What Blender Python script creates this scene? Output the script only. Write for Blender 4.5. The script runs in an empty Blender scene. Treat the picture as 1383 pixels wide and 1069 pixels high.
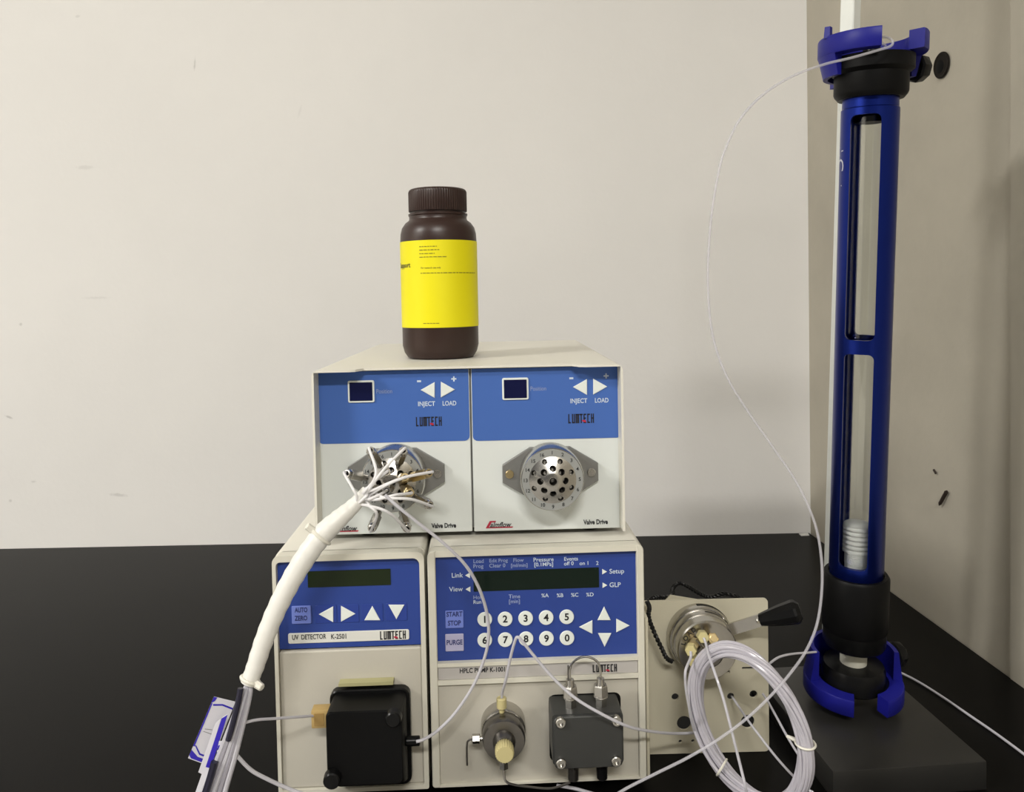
import bpy, bmesh, math, random
from mathutils import Vector, Matrix
random.seed(4)
R_ = math.radians
scene = bpy.context.scene
C = scene.collection

# ------------------------------------------------------------------ camera
FX, CX, CY = 1051.93, 691.5, 432.11          # focal length and principal point in pixels of a 1383x1069 frame
PIT, ROL, CH = R_(1.8196), R_(1.1293), 0.4799
FWD = Vector((0, math.cos(PIT), -math.sin(PIT)))
UP0 = Vector((0, math.sin(PIT), math.cos(PIT)))
XR = Vector((1, 0, 0))
RIGHT = XR * math.cos(ROL) - UP0 * math.sin(ROL)
UP = XR * math.sin(ROL) + UP0 * math.cos(ROL)
CAMP = Vector((0, 0, CH))
cd = bpy.data.cameras.new('camera'); cam = bpy.data.objects.new('camera', cd); C.objects.link(cam)
cd.sensor_fit = 'HORIZONTAL'; cd.sensor_width = 36; cd.lens = 36 * FX / 1383
cd.shift_y = -(534.5 - CY) / 1383; cd.clip_start = .02
m = Matrix.Identity(4)
for i in range(3):
    m[i][0] = RIGHT[i]; m[i][1] = UP[i]; m[i][2] = -FWD[i]; m[i][3] = CAMP[i]
cam.matrix_world = m
scene.camera = cam

# ------------------------------------------------------------------ world, exposure, large lights
scene.view_settings.view_transform = 'Standard'; scene.view_settings.look = 'None'
scene.view_settings.gamma = 1; scene.view_settings.use_curve_mapping = False
scene.view_settings.exposure = 0.17
w = bpy.data.worlds.new('room_ambient'); scene.world = w; w.use_nodes = True
w.node_tree.nodes['Background'].inputs[0].default_value = (1, .975, .94, 1)
w.node_tree.nodes['Background'].inputs[1].default_value = 0.07
KEY = dict(loc=(-3.2, -1.1, 2.6), size=(1.1, .3), power=150)
FILL = dict(loc=(.02, -2.3, 2.6), size=(1.1, .3), power=112)

# ------------------------------------------------------------------ pixel helpers (a photo pixel on a known plane)
def ray(px, py):
    return FWD + RIGHT * ((px - CX) / FX) - UP * ((py - CY) / FX)
def at(px, py, Y):                  # point seen at the pixel on the vertical plane y = Y
    d = ray(px, py); return CAMP + d * (Y / d.y)
def atz(px, py, z):                 # ... on the horizontal plane z
    d = ray(px, py); return CAMP + d * ((z - CH) / d.z)
def atx(px, py, P0, n):             # ... on a general plane
    d = ray(px, py); return CAMP + d * ((P0 - CAMP).dot(n) / d.dot(n))

# ------------------------------------------------------------------ materials
MATS = {}
def mat(name, col, rough=.5, metal=0, spec=.5, noise=0, nscale=60, bump=0, trans=0, ior=1.45, alpha=1, coat=0, emit=None, aniso=0):
    if name in MATS: return MATS[name]
    M = bpy.data.materials.new(name); M.use_nodes = True; nt = M.node_tree; b = nt.nodes['Principled BSDF']
    b.inputs['Base Color'].default_value = (*col, 1); b.inputs['Roughness'].default_value = rough
    b.inputs['Metallic'].default_value = metal; b.inputs['Specular IOR Level'].default_value = spec
    b.inputs['Transmission Weight'].default_value = trans; b.inputs['IOR'].default_value = ior
    b.inputs['Coat Weight'].default_value = coat; b.inputs['Alpha'].default_value = alpha
    if emit: b.inputs['Emission Color'].default_value = (*emit[0], 1); b.inputs['Emission Strength'].default_value = emit[1]
    if noise or bump:
        tc = nt.nodes.new('ShaderNodeTexCoord'); n = nt.nodes.new('ShaderNodeTexNoise')
        n.inputs['Scale'].default_value = nscale; n.inputs['Detail'].default_value = 4
        nt.links.new(tc.outputs['Object'], n.inputs['Vector'])
        if noise:
            r = nt.nodes.new('ShaderNodeMix'); r.data_type = 'RGBA'
            r.inputs[6].default_value = (*[c * (1 - noise) for c in col], 1)
            r.inputs[7].default_value = (*[min(1, c * (1 + noise)) for c in col], 1)
            nt.links.new(n.outputs['Fac'], r.inputs[0]); nt.links.new(r.outputs[2], b.inputs['Base Color'])
        if bump:
            bp = nt.nodes.new('ShaderNodeBump'); bp.inputs['Strength'].default_value = bump; bp.inputs['Distance'].default_value = .001
            nt.links.new(n.outputs['Fac'], bp.inputs['Height']); nt.links.new(bp.outputs[0], b.inputs['Normal'])
    MATS[name] = M; return M

def wall_mat(name, col, dirt, spots=()):
    M = mat(name, col, .75, spec=.2); nt = M.node_tree; b = nt.nodes['Principled BSDF']
    tc = nt.nodes.new('ShaderNodeTexCoord')
    n = nt.nodes.new('ShaderNodeTexNoise'); n.inputs['Scale'].default_value = 2.2; n.inputs['Detail'].default_value = 6; n.inputs['Roughness'].default_value = .6
    nt.links.new(tc.outputs['Object'], n.inputs['Vector'])
    rp = nt.nodes.new('ShaderNodeValToRGB'); rp.color_ramp.elements[0].position = .35; rp.color_ramp.elements[1].position = .7
    rp.color_ramp.elements[0].color = (*[c * (1 - dirt) for c in col], 1); rp.color_ramp.elements[1].color = (*col, 1)
    nt.links.new(n.outputs['Fac'], rp.inputs[0])
    out = rp.outputs[0]
    for (p, sx, sz, dark, tilt) in spots:        # worn scuffs with a shape of their own
        mp = nt.nodes.new('ShaderNodeMapping'); mp.vector_type = 'TEXTURE'
        mp.inputs['Location'].default_value = p; mp.inputs['Rotation'].default_value = (0, tilt, 0); mp.inputs['Scale'].default_value = (sx, .05, sz)
        nt.links.new(tc.outputs['Object'], mp.inputs['Vector'])
        ln = nt.nodes.new('ShaderNodeVectorMath'); ln.operation = 'LENGTH'; nt.links.new(mp.outputs[0], ln.inputs[0])
        n2 = nt.nodes.new('ShaderNodeTexNoise'); n2.inputs['Scale'].default_value = 160; nt.links.new(tc.outputs['Object'], n2.inputs['Vector'])
        ad = nt.nodes.new('ShaderNodeMath'); ad.operation = 'ADD'; nt.links.new(ln.outputs['Value'], ad.inputs[0]); nt.links.new(n2.outputs['Fac'], ad.inputs[1])
        mr = nt.nodes.new('ShaderNodeMapRange'); mr.inputs[1].default_value = .9; mr.inputs[2].default_value = 1.5; mr.inputs[3].default_value = dark; mr.inputs[4].default_value = 0
        nt.links.new(ad.outputs[0], mr.inputs[0])
        mx = nt.nodes.new('ShaderNodeMix'); mx.data_type = 'RGBA'; mx.inputs[7].default_value = (.12, .11, .10, 1)
        nt.links.new(mr.outputs[0], mx.inputs[0]); nt.links.new(out, mx.inputs[6]); out = mx.outputs[2]
    nt.links.new(out, b.inputs['Base Color'])
    bn = nt.nodes.new('ShaderNodeTexNoise'); bn.inputs['Scale'].default_value = 90; nt.links.new(tc.outputs['Object'], bn.inputs['Vector'])
    bp = nt.nodes.new('ShaderNodeBump'); bp.inputs['Strength'].default_value = .12; bp.inputs['Distance'].default_value = .002
    nt.links.new(bn.outputs['Fac'], bp.inputs['Height']); nt.links.new(bp.outputs[0], b.inputs['Normal'])
    return M

m_white = mat('cream_powder_coat', (.70, .68, .605), .45, noise=.02, nscale=900, bump=.05)
m_panel = mat('pale_grey_panel', (.66, .69, .67), .42)
m_beige = mat('beige_front', (.49, .465, .40), .5, noise=.02, nscale=500)
m_trimw = mat('cream_bezel', (.62, .60, .515), .42)
m_strip = mat('grey_name_strip', (.44, .42, .40), .5)
m_blue = mat('mid_blue_foil', (.052, .130, .42), .45, noise=.03, nscale=1500)
m_dblue = mat('royal_blue_foil', (.020, .050, .255), .4, noise=.03, nscale=1500)
m_keyblue = mat('pale_blue_key', (.16, .22, .62), .45)
m_keypale = mat('pale_lilac_key', (.42, .41, .58), .45)
m_keywhite = mat('white_key', (.74, .78, .74), .45)
m_print = mat('white_print', (.55, .63, .74), .5)
m_dprint = mat('dim_white_print', (.28, .34, .55), .5)
m_black = mat('black_print', (.012, .012, .015), .5)
m_red = mat('red_print', (.42, .02, .05), .5)
m_nav = mat('navy_display', (.006, .008, .045), .18)
m_lcd = mat('dark_green_lcd', (.003, .010, .006), .18, spec=.25)
m_lcd2 = mat('olive_green_lcd', (.012, .020, .007), .2, spec=.25)
m_steel = mat('turned_steel', (.50, .485, .455), .26, metal=1, noise=.05, nscale=300)
m_steeld = mat('dull_steel', (.20, .19, .178), .34, metal=1, noise=.08, nscale=200)
m_ring = mat('satin_grey_ring', (.34, .35, .34), .45, metal=.35)
m_brass = mat('brass_tint_steel', (.62, .50, .28), .3, metal=1)
m_flange = mat('grey_cast_flange', (.24, .24, .23), .42, metal=.6, noise=.06, nscale=250)
m_dark = mat('black_plastic', (.004, .004, .0042), .45, spec=.14)
m_dark2 = mat('satin_black', (.005, .005, .0052), .30, spec=.22)
m_rubber = mat('black_rubber', (.004, .004, .004), .7, spec=.1)
m_gblock = mat('grey_anodised_block', (.048, .049, .047), .45, metal=.3, noise=.05, nscale=400)
m_peek = mat('yellow_peek', (.50, .44, .22), .4)
m_tan = mat('tan_peek', (.42, .29, .11), .5)
m_ystrip = mat('olive_yellow_strip', (.38, .36, .19), .5)
m_tube = mat('milky_tubing', (.54, .53, .57), .3, trans=.10, ior=1.35)
m_clear = mat('clear_tubing', (.58, .57, .62), .16, alpha=.75)
m_coil = mat('cloudy_coil_tubing', (.52, .50, .555), .2, alpha=.85)
m_fine = mat('fine_clear_tubing', (.62, .61, .66), .2, alpha=.38)
m_fan = mat('white_fan_tubing', (.74, .73, .74), .32)
m_sleeve = mat('white_sleeve', (.74, .73, .69), .38, noise=.05, nscale=120, bump=.15)
m_tie = mat('nylon_tie', (.72, .70, .62), .4)
m_paper = mat('tag_paper', (.62, .61, .66), .6)
m_tagblue = mat('tag_blue_ink', (.03, .015, .40), .55)
m_brown = mat('brown_hdpe', (.030, .014, .011), .36)
m_yellow = mat('yellow_label', (.80, .72, .0), .5)
m_lprint = mat('olive_label_print', (.22, .19, .01), .6)
m_anod = mat('blue_anodised', (.008, .022, .215), .30, metal=.85)
m_jaw = mat('blue_clamp_plastic', (.009, .010, .20), .42, spec=.3)
m_glass = mat('column_glass', (.97, .99, .98), .01, trans=1, ior=1.47)
m_ptfe = mat('white_ptfe', (.80, .80, .78), .4)
m_rod = mat('white_painted_rod', (.74, .76, .72), .4, noise=.05, nscale=90, bump=.2)
m_base = mat('dark_steel_base', (.030, .029, .027), .36, spec=.3, metal=.3, noise=.12, nscale=12)
m_bench = mat('black_bench_laminate', (.0034, .0032, .0030), .33, spec=.07, noise=.12, nscale=5)
m_plate = mat('ivory_plate', (.54, .505, .39), .45, noise=.02, nscale=400)
m_wire = mat('black_wire', (.008, .008, .008), .45)
m_lamp = mat('lamp_diffuser', (.9, .9, .9), .5, emit=((1, .96, .89), 1))

# ------------------------------------------------------------------ mesh helpers
def basis(zdir, hint=Vector((0, 0, 1))):
    z = Vector(zdir).normalized()
    if abs(z.dot(hint)) > .98: hint = Vector((1, 0, 0))
    x = hint.cross(z).normalized(); return x, z.cross(x), z
def face(bm, vs):
    try: return bm.faces.new(vs)
    except ValueError: return None
def rings(bm, rs, cap0=True, cap1=True, closed=False):
    n = len(rs[0])
    L = list(zip(rs, rs[1:])) + ([(rs[-1], rs[0])] if closed else [])
    for a, b in L:
        for i in range(n): face(bm, (a[i], a[(i + 1) % n], b[(i + 1) % n], b[i]))
    if not closed:
        if cap0: face(bm, rs[0][::-1])
        if cap1: face(bm, rs[-1])
def box(bm, x0, x1, y0, y1, z0, z1, bev=0, seg=2):
    t = bmesh.new(); r = bmesh.ops.create_cube(t, size=1)
    for v in t.verts: v.co = Vector(((x0 + x1) / 2 + v.co.x * (x1 - x0), (y0 + y1) / 2 + v.co.y * (y1 - y0), (z0 + z1) / 2 + v.co.z * (z1 - z0)))
    if bev: bmesh.ops.bevel(t, geom=t.edges[:], offset=bev, segments=seg, affect='EDGES', profile=.5)
    join(bm, t)
def join(bm, t, M=None):
    if M is not None: t.transform(M)
    mp = {v: bm.verts.new(v.co) for v in t.verts}
    for f in t.faces: face(bm, [mp[v] for v in f.verts])
    t.free()
def rrect(x0, x1, z0, z1, r, n=4):
    p = []
    rs = r if isinstance(r, (list, tuple)) else (r, r, r, r)      # BL, BR, TR, TL
    for (cx, cz, a, q) in ((x0 + rs[0], z0 + rs[0], 180, rs[0]), (x1 - rs[1], z0 + rs[1], 270, rs[1]), (x1 - rs[2], z1 - rs[2], 0, rs[2]), (x0 + rs[3], z1 - rs[3], 90, rs[3])):
        k = n if q > 1e-6 else 0
        for i in range(k + 1):
            t = R_(a + 90 * i / max(k, 1)); p.append((cx + q * math.cos(t), cz + q * math.sin(t)))
    return p
def inset(poly, d):
    n = len(poly); out = []
    for i in range(n):
        a = Vector(poly[i - 1]); b = Vector(poly[i]); c = Vector(poly[(i + 1) % n])
        e1 = (b - a); e2 = (c - b)
        if e1.length < 1e-9 or e2.length < 1e-9: out.append(tuple(b)); continue
        e1.normalize(); e2.normalize()
        n1 = Vector((-e1.y, e1.x)); n2 = Vector((-e2.y, e2.x)); mv = n1 + n2
        k = d / max(.3, mv.length ** 2 / 2) ; out.append(tuple(b + mv * k))
    return out
def prism(bm, poly, y0, y1, ch=0):                     # polygon in the x-z plane (counter-clockwise), front face at y0
    rs = []
    if ch: rs.append([bm.verts.new((x, y0, z)) for x, z in inset(poly, ch)])
    rs.append([bm.verts.new((x, y0 + ch, z)) for x, z in poly]); rs.append([bm.verts.new((x, y1, z)) for x, z in poly])
    rings(bm, [r for r in rs])
def cyl(bm, p0, p1, r0, r1=None, n=24, ch=0, hint=Vector((0, 0, 1)), rot=0, cap=True):
    p0 = Vector(p0); p1 = Vector(p1); r1 = r0 if r1 is None else r1
    x, y, z = basis(p1 - p0, hint)
    def ring(p, r): return [bm.verts.new(p + (x * math.cos(2 * math.pi * i / n + rot) + y * math.sin(2 * math.pi * i / n + rot)) * r) for i in range(n)]
    rs = []
    if ch: rs.append(ring(p0, r0 - ch)); rs.append(ring(p0 + z * ch, r0)); rs.append(ring(p1 - z * ch, r1)); rs.append(ring(p1, r1 - ch))
    else: rs = [ring(p0, r0), ring(p1, r1)]
    rings(bm, rs, cap, cap)
def lathe(bm, prof, M=None, n=40, a0=0, a1=360, loop=False):      # prof: (radius, z); loop closes the profile
    M = M or Matrix.Identity(4); full = abs(a1 - a0) >= 359.9
    k = n if full else n + 1; cols = []
    for i in range(k):
        t = R_(a0 + (a1 - a0) * i / n)
        cols.append([bm.verts.new(M @ Vector((r * math.cos(t), r * math.sin(t), z))) for r, z in prof])
    np_ = len(prof)
    for i in range(n):
        a = cols[i]; b = cols[(i + 1) % k]
        for j in range(np_ if loop else np_ - 1):
            q = (j + 1) % np_
            face(bm, (a[j], b[j], b[q], a[q]))
    if full and not loop:
        if prof[0][0] > 1e-7: face(bm, [c[0] for c in cols][::-1])
        if prof[-1][0] > 1e-7: face(bm, [c[-1] for c in cols])
    if not full:
        face(bm, cols[0]); face(bm, cols[-1][::-1])
    bmesh.ops.remove_doubles(bm, verts=bm.verts[:], dist=1e-7)
def spline(pts, sub=8):
    P = [Vector(p) for p in pts]
    if len(P) < 3: return P
    P = [P[0] * 2 - P[1]] + P + [P[-1] * 2 - P[-2]]; out = []
    for i in range(1, len(P) - 2):
        for k in range(sub):
            t = k / sub; a, b, c, d = P[i - 1], P[i], P[i + 1], P[i + 2]
            out.append(.5 * ((2 * b) + (c - a) * t + (2 * a - 5 * b + 4 * c - d) * t * t + (3 * b - a - 3 * c + d) * t ** 3))
    out.append(P[-2]); return out
def tube(bm, pts, r, n=8, closed=False):               # r: number or a list as long as pts
    P = [Vector(p) for p in pts]; N = len(P); rs = []
    rad = r if isinstance(r, (list, tuple)) else [r] * N
    prev = None
    for i in range(N):
        if closed: t = P[(i + 1) % N] - P[i - 1]
        else: t = P[min(i + 1, N - 1)] - P[max(i - 1, 0)]
        t.normalize()
        if prev is None: x, y, _ = basis(t)
        else:
            x = prev - t * prev.dot(t); x.normalize(); y = t.cross(x)
        prev = x
        rs.append([bm.verts.new(P[i] + (x * math.cos(2 * math.pi * k / n) + y * math.sin(2 * math.pi * k / n)) * rad[i]) for k in range(n)])
    rings(bm, rs, closed=closed)
def obj(name, bm, material, parent=None, label=None, W=None, ang=35, kind=None):
    """link one mesh; W = matrix of the parent when the vertices were given in world space"""
    if W is not None: bm.transform(W.inverted())
    bmesh.ops.recalc_face_normals(bm, faces=bm.faces[:])
    me = bpy.data.meshes.new(name); bm.to_mesh(me); bm.free()
    return link(name, me, material, parent, label, ang, kind)
def link(name, me, material, parent=None, label=None, ang=35, kind=None):
    if material:
        me.materials.clear(); me.materials.append(material)
    if ang and len(me.polygons):
        me.polygons.foreach_set('use_smooth', [True] * len(me.polygons)); me.set_sharp_from_angle(angle=R_(ang))
    o = bpy.data.objects.new(name, me); C.objects.link(o)
    if parent: o.parent = parent
    if label: o['label'] = label
    if kind: o['kind'] = kind
    return o
def thing(name, label, cat, M, group=None):
    o = bpy.data.objects.new(name, None); C.objects.link(o); o.empty_display_size = .02
    o.matrix_world = M; o['label'] = label; o['category'] = cat
    if group: o['group'] = group
    return o
def tag(o, label, cat, group=None):
    o['label'] = label; o['category'] = cat
    if group: o['group'] = group
    return o
def cut(o, cutter_bm, cmat=None):
    bmesh.ops.recalc_face_normals(cutter_bm, faces=cutter_bm.faces[:])
    me = bpy.data.meshes.new('cutter'); cutter_bm.to_mesh(me); cutter_bm.free()
    if cmat: me.materials.append(cmat)
    c = bpy.data.objects.new('cutter', me); C.objects.link(c)
    par = o.parent; o.parent = None; mw = o.matrix_basis.copy(); o.matrix_basis = Matrix.Identity(4)
    md = o.modifiers.new('cut', 'BOOLEAN'); md.operation = 'DIFFERENCE'; md.solver = 'EXACT'; md.object = c
    if cmat: md.material_mode = 'TRANSFER'
    bpy.context.view_layer.update()
    new = bpy.data.meshes.new_from_object(o.evaluated_get(bpy.context.evaluated_depsgraph_get()))
    o.modifiers.clear(); nm = o.data.name; o.data = new; new.name = nm
    new.polygons.foreach_set('use_smooth', [True] * len(new.polygons)); new.set_sharp_from_angle(angle=R_(35))
    bpy.data.objects.remove(c); o.parent = par; o.matrix_basis = mw
TXT = {}
def text_mesh(s, size, bold=0, shear=0, align='CENTER'):
    cu = bpy.data.curves.new('t', 'FONT'); cu.body = s; cu.size = size; cu.offset = bold; cu.shear = shear
    cu.align_x = align; cu.align_y = 'CENTER'; cu.resolution_u = 3
    o = bpy.data.objects.new('t', cu); C.objects.link(o); bpy.context.view_layer.update()
    me = bpy.data.meshes.new_from_object(o.evaluated_get(bpy.context.evaluated_depsgraph_get()))
    bpy.data.objects.remove(o); bpy.data.curves.remove(cu); return me
def text(s, lx, lz, y, size, material, parent, align='CENTER', bold=0, shear=0, name='lettering', M=None, wid=None):
    me = text_mesh(s, size, bold, shear, align)
    if wid:
        xs = [v.co.x for v in me.vertices]; k = wid / (max(xs) - min(xs))
        for v in me.vertices: v.co.x *= k
    me.transform(M if M is not None else Matrix.Translation((lx, y, lz)) @ Matrix.Rotation(math.pi / 2, 4, 'X'))
    me.name = name
    return link(name, me, material, parent, ang=0)

class Frame:
    """front face of an instrument: local x to the right, y into the instrument, z up"""
    def __init__(s, x, y, yaw, z=0):
        s.a = R_(yaw); s.M = Matrix.Translation((x, y, z)) @ Matrix.Rotation(s.a, 4, 'Z'); s.I = s.M.inverted()
        s.n = Vector((math.sin(s.a), -math.cos(s.a), 0)); s.o = Vector((x, y, z))
    def uv(s, px, py, ly=0):
        p = s.I @ atx(px, py, s.o - s.n * ly, s.n); return p.x, p.z
    def rect(s, x0, y0, x1, y1, ly=0):            # pixel box -> local x0,x1,z0,z1
        a = s.uv(x0, y1, ly); b = s.uv(x1, y0, ly); return a[0], b[0], a[1], b[1]
    def quad(s, pts, ly=0): return [s.uv(x, y, ly) for x, y in pts]

# ------------------------------------------------------------------ the room
YW, XW, RY = 1.5252, .580, R_(2.27)
FL, CE = -.76, 2.60
def structure(name, bm, material, **k):
    o = obj(name, bm, material, kind='structure', **k); return o
sp = [(at(x, y, YW), sx, sz, d, t) for x, y, sx, sz, d, t in (
    (263, 87, .0022, .014, .35, .1), (405, 150, .003, .016, .10, .3), (115, 226, .02, .005, .18, 0), (130, 402, .03, .003, .14, 0),
    (28, 438, .004, .004, .35, 0), (12, 563, .010, .003, .4, .4), (160, 668, .02, .004, .30, .1), (105, 22, .006, .003, .2, 0), (14, 676, .004, .004, .3, 0), (45, 650, .006, .003, .25, 0))]
m_wall = wall_mat('painted_wall', (.80, .785, .762), .05, [(p_, a_, b_, d_ * .7, t_) for p_, a_, b_, d_, t_ in sp])
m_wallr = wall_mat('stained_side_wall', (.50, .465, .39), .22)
bm = bmesh.new(); box(bm, -4.4, XW + .02, YW, YW + .12, FL, CE); structure('wall_back', bm, m_wall)
bm = bmesh.new(); k = math.tan(RY)
prof = [(XW, YW + .05), (XW + (YW + 3.2) * k, -3.2), (XW + (YW + 3.2) * k + .12, -3.2), (XW + .12, YW + .05)]
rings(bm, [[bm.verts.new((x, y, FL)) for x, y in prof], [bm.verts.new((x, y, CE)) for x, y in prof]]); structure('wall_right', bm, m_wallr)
bm = bmesh.new(); box(bm, -4.5, -4.4, -3.2, YW + .12, FL, CE); structure('wall_left', bm, mat('left_wall_paint', (.7, .68, .63), .8))
bm = bmesh.new(); box(bm, -4.5, XW + .4, -3.2, YW + .12, FL - .1, FL); structure('floor', bm, mat('grey_floor', (.32, .31, .29), .5))
bm = bmesh.new(); box(bm, -4.5, XW + .4, -3.2, YW + .12, CE, CE + .1); structure('ceiling', bm, mat('white_ceiling', (.8, .8, .77), .8))

def lamp(label, L):
    t = thing('ceiling_light', label, 'lamp', Matrix.Translation((L['loc'][0], L['loc'][1], CE)), 'ceiling lights')
    sx, sy = L['size']
    b = bmesh.new(); box(b, -sx / 2 - .02, sx / 2 + .02, -sy / 2 - .02, sy / 2 + .02, -.012, 0, .004); obj('housing', b, m_white, t)
    b = bmesh.new(); box(b, -sx / 2, sx / 2, -sy / 2, sy / 2, -.020, -.012, .002); obj('diffuser', b, m_lamp, t)
    ld = bpy.data.lights.new('ceiling_light_glow', 'AREA'); ld.shape = 'RECTANGLE'; ld.size = sx; ld.size_y = sy; ld.energy = L['power']; ld.color = (1, .972, .925)
    lo = bpy.data.objects.new('ceiling_light_glow', ld); C.objects.link(lo); lo.parent = t; lo.location = (0, 0, -.03)
lamp('white ceiling light panel over the left end of the bench', KEY)
lamp('white ceiling light panel behind the viewer', FILL)

# bench
bx1 = XW + (YW - .62) * k
t = thing('lab_bench', 'matt black laminate lab bench carrying all the instruments', 'bench', Matrix.Translation((-.9, .62, FL)))
def b_(x0, x1, y0, y1, z0, z1, bev, name, material, par, off=Vector((-.9, .62, FL))):
    b = bmesh.new(); box(b, x0 - off.x, x1 - off.x, y0 - off.y, y1 - off.y, z0 - off.z, z1 - off.z, bev); return obj(name, b, material, par)
bm = bmesh.new()
pr = [(-2.85, .62), (bx1 - .002, .62), (XW - .002, YW - .002), (-2.85, YW - .002)]
rings(bm, [[bm.verts.new((x, y, z)) for x, y in pr] for z in (-.03, 0)])
bw = Matrix.Translation((-.9, .62, FL)); obj('bench_top', bm, m_bench, t, W=bw)
b_(-2.8, -.3, .68, YW - .01, FL, -.03, .003, 'cabinet', mat('grey_cabinet', (.45, .46, .47), .5), t)
b_(-.29, XW - .02, .68, YW - .01, FL, -.03, .003, 'cabinet', MATS['grey_cabinet'], t)

# ------------------------------------------------------------------ print helpers
def logo(F, px0, py0, px1, py1, ly, y, parent):        # seven narrow tall capitals with a red flick
    x0, x1, z0, z1 = F.rect(px0, py0, px1, py1, ly); w = (x1 - x0) / 7; h = z1 - z0; s = w * .24
    bk = bmesh.new()
    def st(i, a0, a1, b0, b1): 
        q = x0 + i * w; prism(bk, [(q + a0 * w, z0 + b0 * h), (q + a1 * w, z0 + b0 * h), (q + a1 * w, z0 + b1 * h), (q + a0 * w, z0 + b1 * h)], y, y + .0002)
    v = .31; hh = .15
    def V(i, a): st(i, a, a + v, 0, 1)
    def Hh(i, b, a0=.0, a1=.82): st(i, a0, a1, b, b + hh)
    V(0, 0); Hh(0, 0, 0, .7)
    V(1, 0); V(1, .5); Hh(1, 0, 0, .76)
    V(2, -.05); V(2, .3); V(2, .65); Hh(2, 1 - hh, -.05, .9)
    V(3, .32); Hh(3, 1 - hh, 0, .9)
    V(4, .1); Hh(4, 0, .1, .85); Hh(4, 1 - hh, .1, .85); Hh(4, .45, .1, .75)
    V(5, .1); Hh(5, 0, .1, .85); Hh(5, 1 - hh, .1, .85)
    V(6, .1); V(6, .6); Hh(6, .45, .1, .86)
    obj('logo_lettering', bk, m_black, parent, ang=0)
    rd = bmesh.new(); q = x0 + 3.62 * w
    prism(rd, [(q, z0 + .30 * h), (q + .35 * w, z0 + .14 * h), (q + 1.15 * w, z0 + .08 * h), (q + 1.1 * w, z0 + .30 * h), (q + .5 * w, z0 + .36 * h)], y - .0002, y)
    obj('logo_accent', rd, m_red, parent, ang=0)
def tri(F, cx, cy, w, h, d, ly, y, th, material, parent, name='arrow_key'):
    P = {'l': [(-w / 2, 0), (w / 2, h / 2), (w / 2, -h / 2)], 'r': [(w / 2, 0), (-w / 2, -h / 2), (-w / 2, h / 2)],
         'u': [(0, -h / 2), (-w / 2, h / 2), (w / 2, h / 2)], 'd': [(0, h / 2), (w / 2, -h / 2), (-w / 2, -h / 2)]}[d]
    poly = F.quad([(cx + a, cy + b) for a, b in P], ly)
    ar = sum(poly[i - 1][0] * poly[i][1] - poly[i][0] * poly[i - 1][1] for i in range(3))
    if ar < 0: poly = poly[::-1]
    b = bmesh.new(); prism(b, poly, y - th, y, th * .5); return obj(name, b, material, parent, ang=0)
PX = .00072                                            # metres per pixel at the instrument fronts

# ------------------------------------------------------------------ twin valve drive box
VF = Frame(-.1937, .745, 1.1483, .2401)                # stands on the pump and the detector
VZ0, VZ1, VW, VD, PL = .0085, .1714, .30, .4115, .021   # feet height, top, width, depth, panel recess
vd = thing('valve_drive', 'wide white box with two blue-topped valve panels, under the brown bottle', 'instrument', VF.M)
bm = bmesh.new()                                       # folded shell: left side, top, right side, with a shallow notch in the hood
outer = []; r = .006
for i in range(2): outer.append((0, VZ0 + (VZ1 - r - VZ0) * i))
for i in range(1, 7): a = R_(180 - 15 * i); outer.append((r + r * math.cos(a), VZ1 - r + r * math.sin(a)))
for i in range(1, 48): outer.append((r + (VW - 2 * r) * i / 48, VZ1))
for i in range(7): a = R_(90 - 15 * i); outer.append((VW - r + r * math.cos(a), VZ1 - r + r * math.sin(a)))
outer.append((VW, VZ0))
th = .0022
def inner_pt(i):
    x, z = outer[i]; return (min(max(x, th), VW - th), min(z, VZ1 - th))
def front(x):
    def s(e0, e1, t): t = min(1, max(0, (t - e0) / (e1 - e0))); return t * t * (3 - 2 * t)
    return .0135 * s(.040, .048, x) * s(.040, .048, VW - x) if .03 < x < VW - .03 else 0
n = len(outer)
of = [bm.verts.new((x, front(x), z)) for x, z in outer]; ob = [bm.verts.new((x, VD, z)) for x, z in outer]
inf = [bm.verts.new((inner_pt(i)[0], front(outer[i][0]), inner_pt(i)[1])) for i in range(n)]
inb = [bm.verts.new((inner_pt(i)[0], VD, inner_pt(i)[1])) for i in range(n)]
for i in range(n - 1):
    face(bm, (of[i], of[i + 1], ob[i + 1], ob[i])); face(bm, (inf[i + 1], inf[i], inb[i], inb[i + 1]))
    face(bm, (of[i + 1], of[i], inf[i], inf[i + 1])); face(bm, (ob[i], ob[i + 1], inb[i + 1], inb[i]))
for i in (0, n - 1): face(bm, (of[i], ob[i], inb[i], inf[i]))
shell = obj('housing', bm, m_white, vd)
bm = bmesh.new()
for z in (.1265,):
    for y in (.008, .020): cyl(bm, (VW, y, VZ0 + z), (VW + .0012, y, VZ0 + z), .0014, n=8)
obj('screw', bm, m_steeld, shell)
bm = bmesh.new(); box(bm, .004, VW - .004, PL + .0045, VD - .004, VZ0, VZ1 - .004); obj('chassis', bm, m_flange, vd)
for (x, y) in ((.045, .045), (VW - .03, .045), (.045, VD - .06), (VW - .03, VD - .06)):
    bm = bmesh.new(); cyl(bm, (x, y, 0), (x, y, VZ0), .011, .012, 20, .001); obj('foot', bm, m_rubber, vd)

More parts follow.
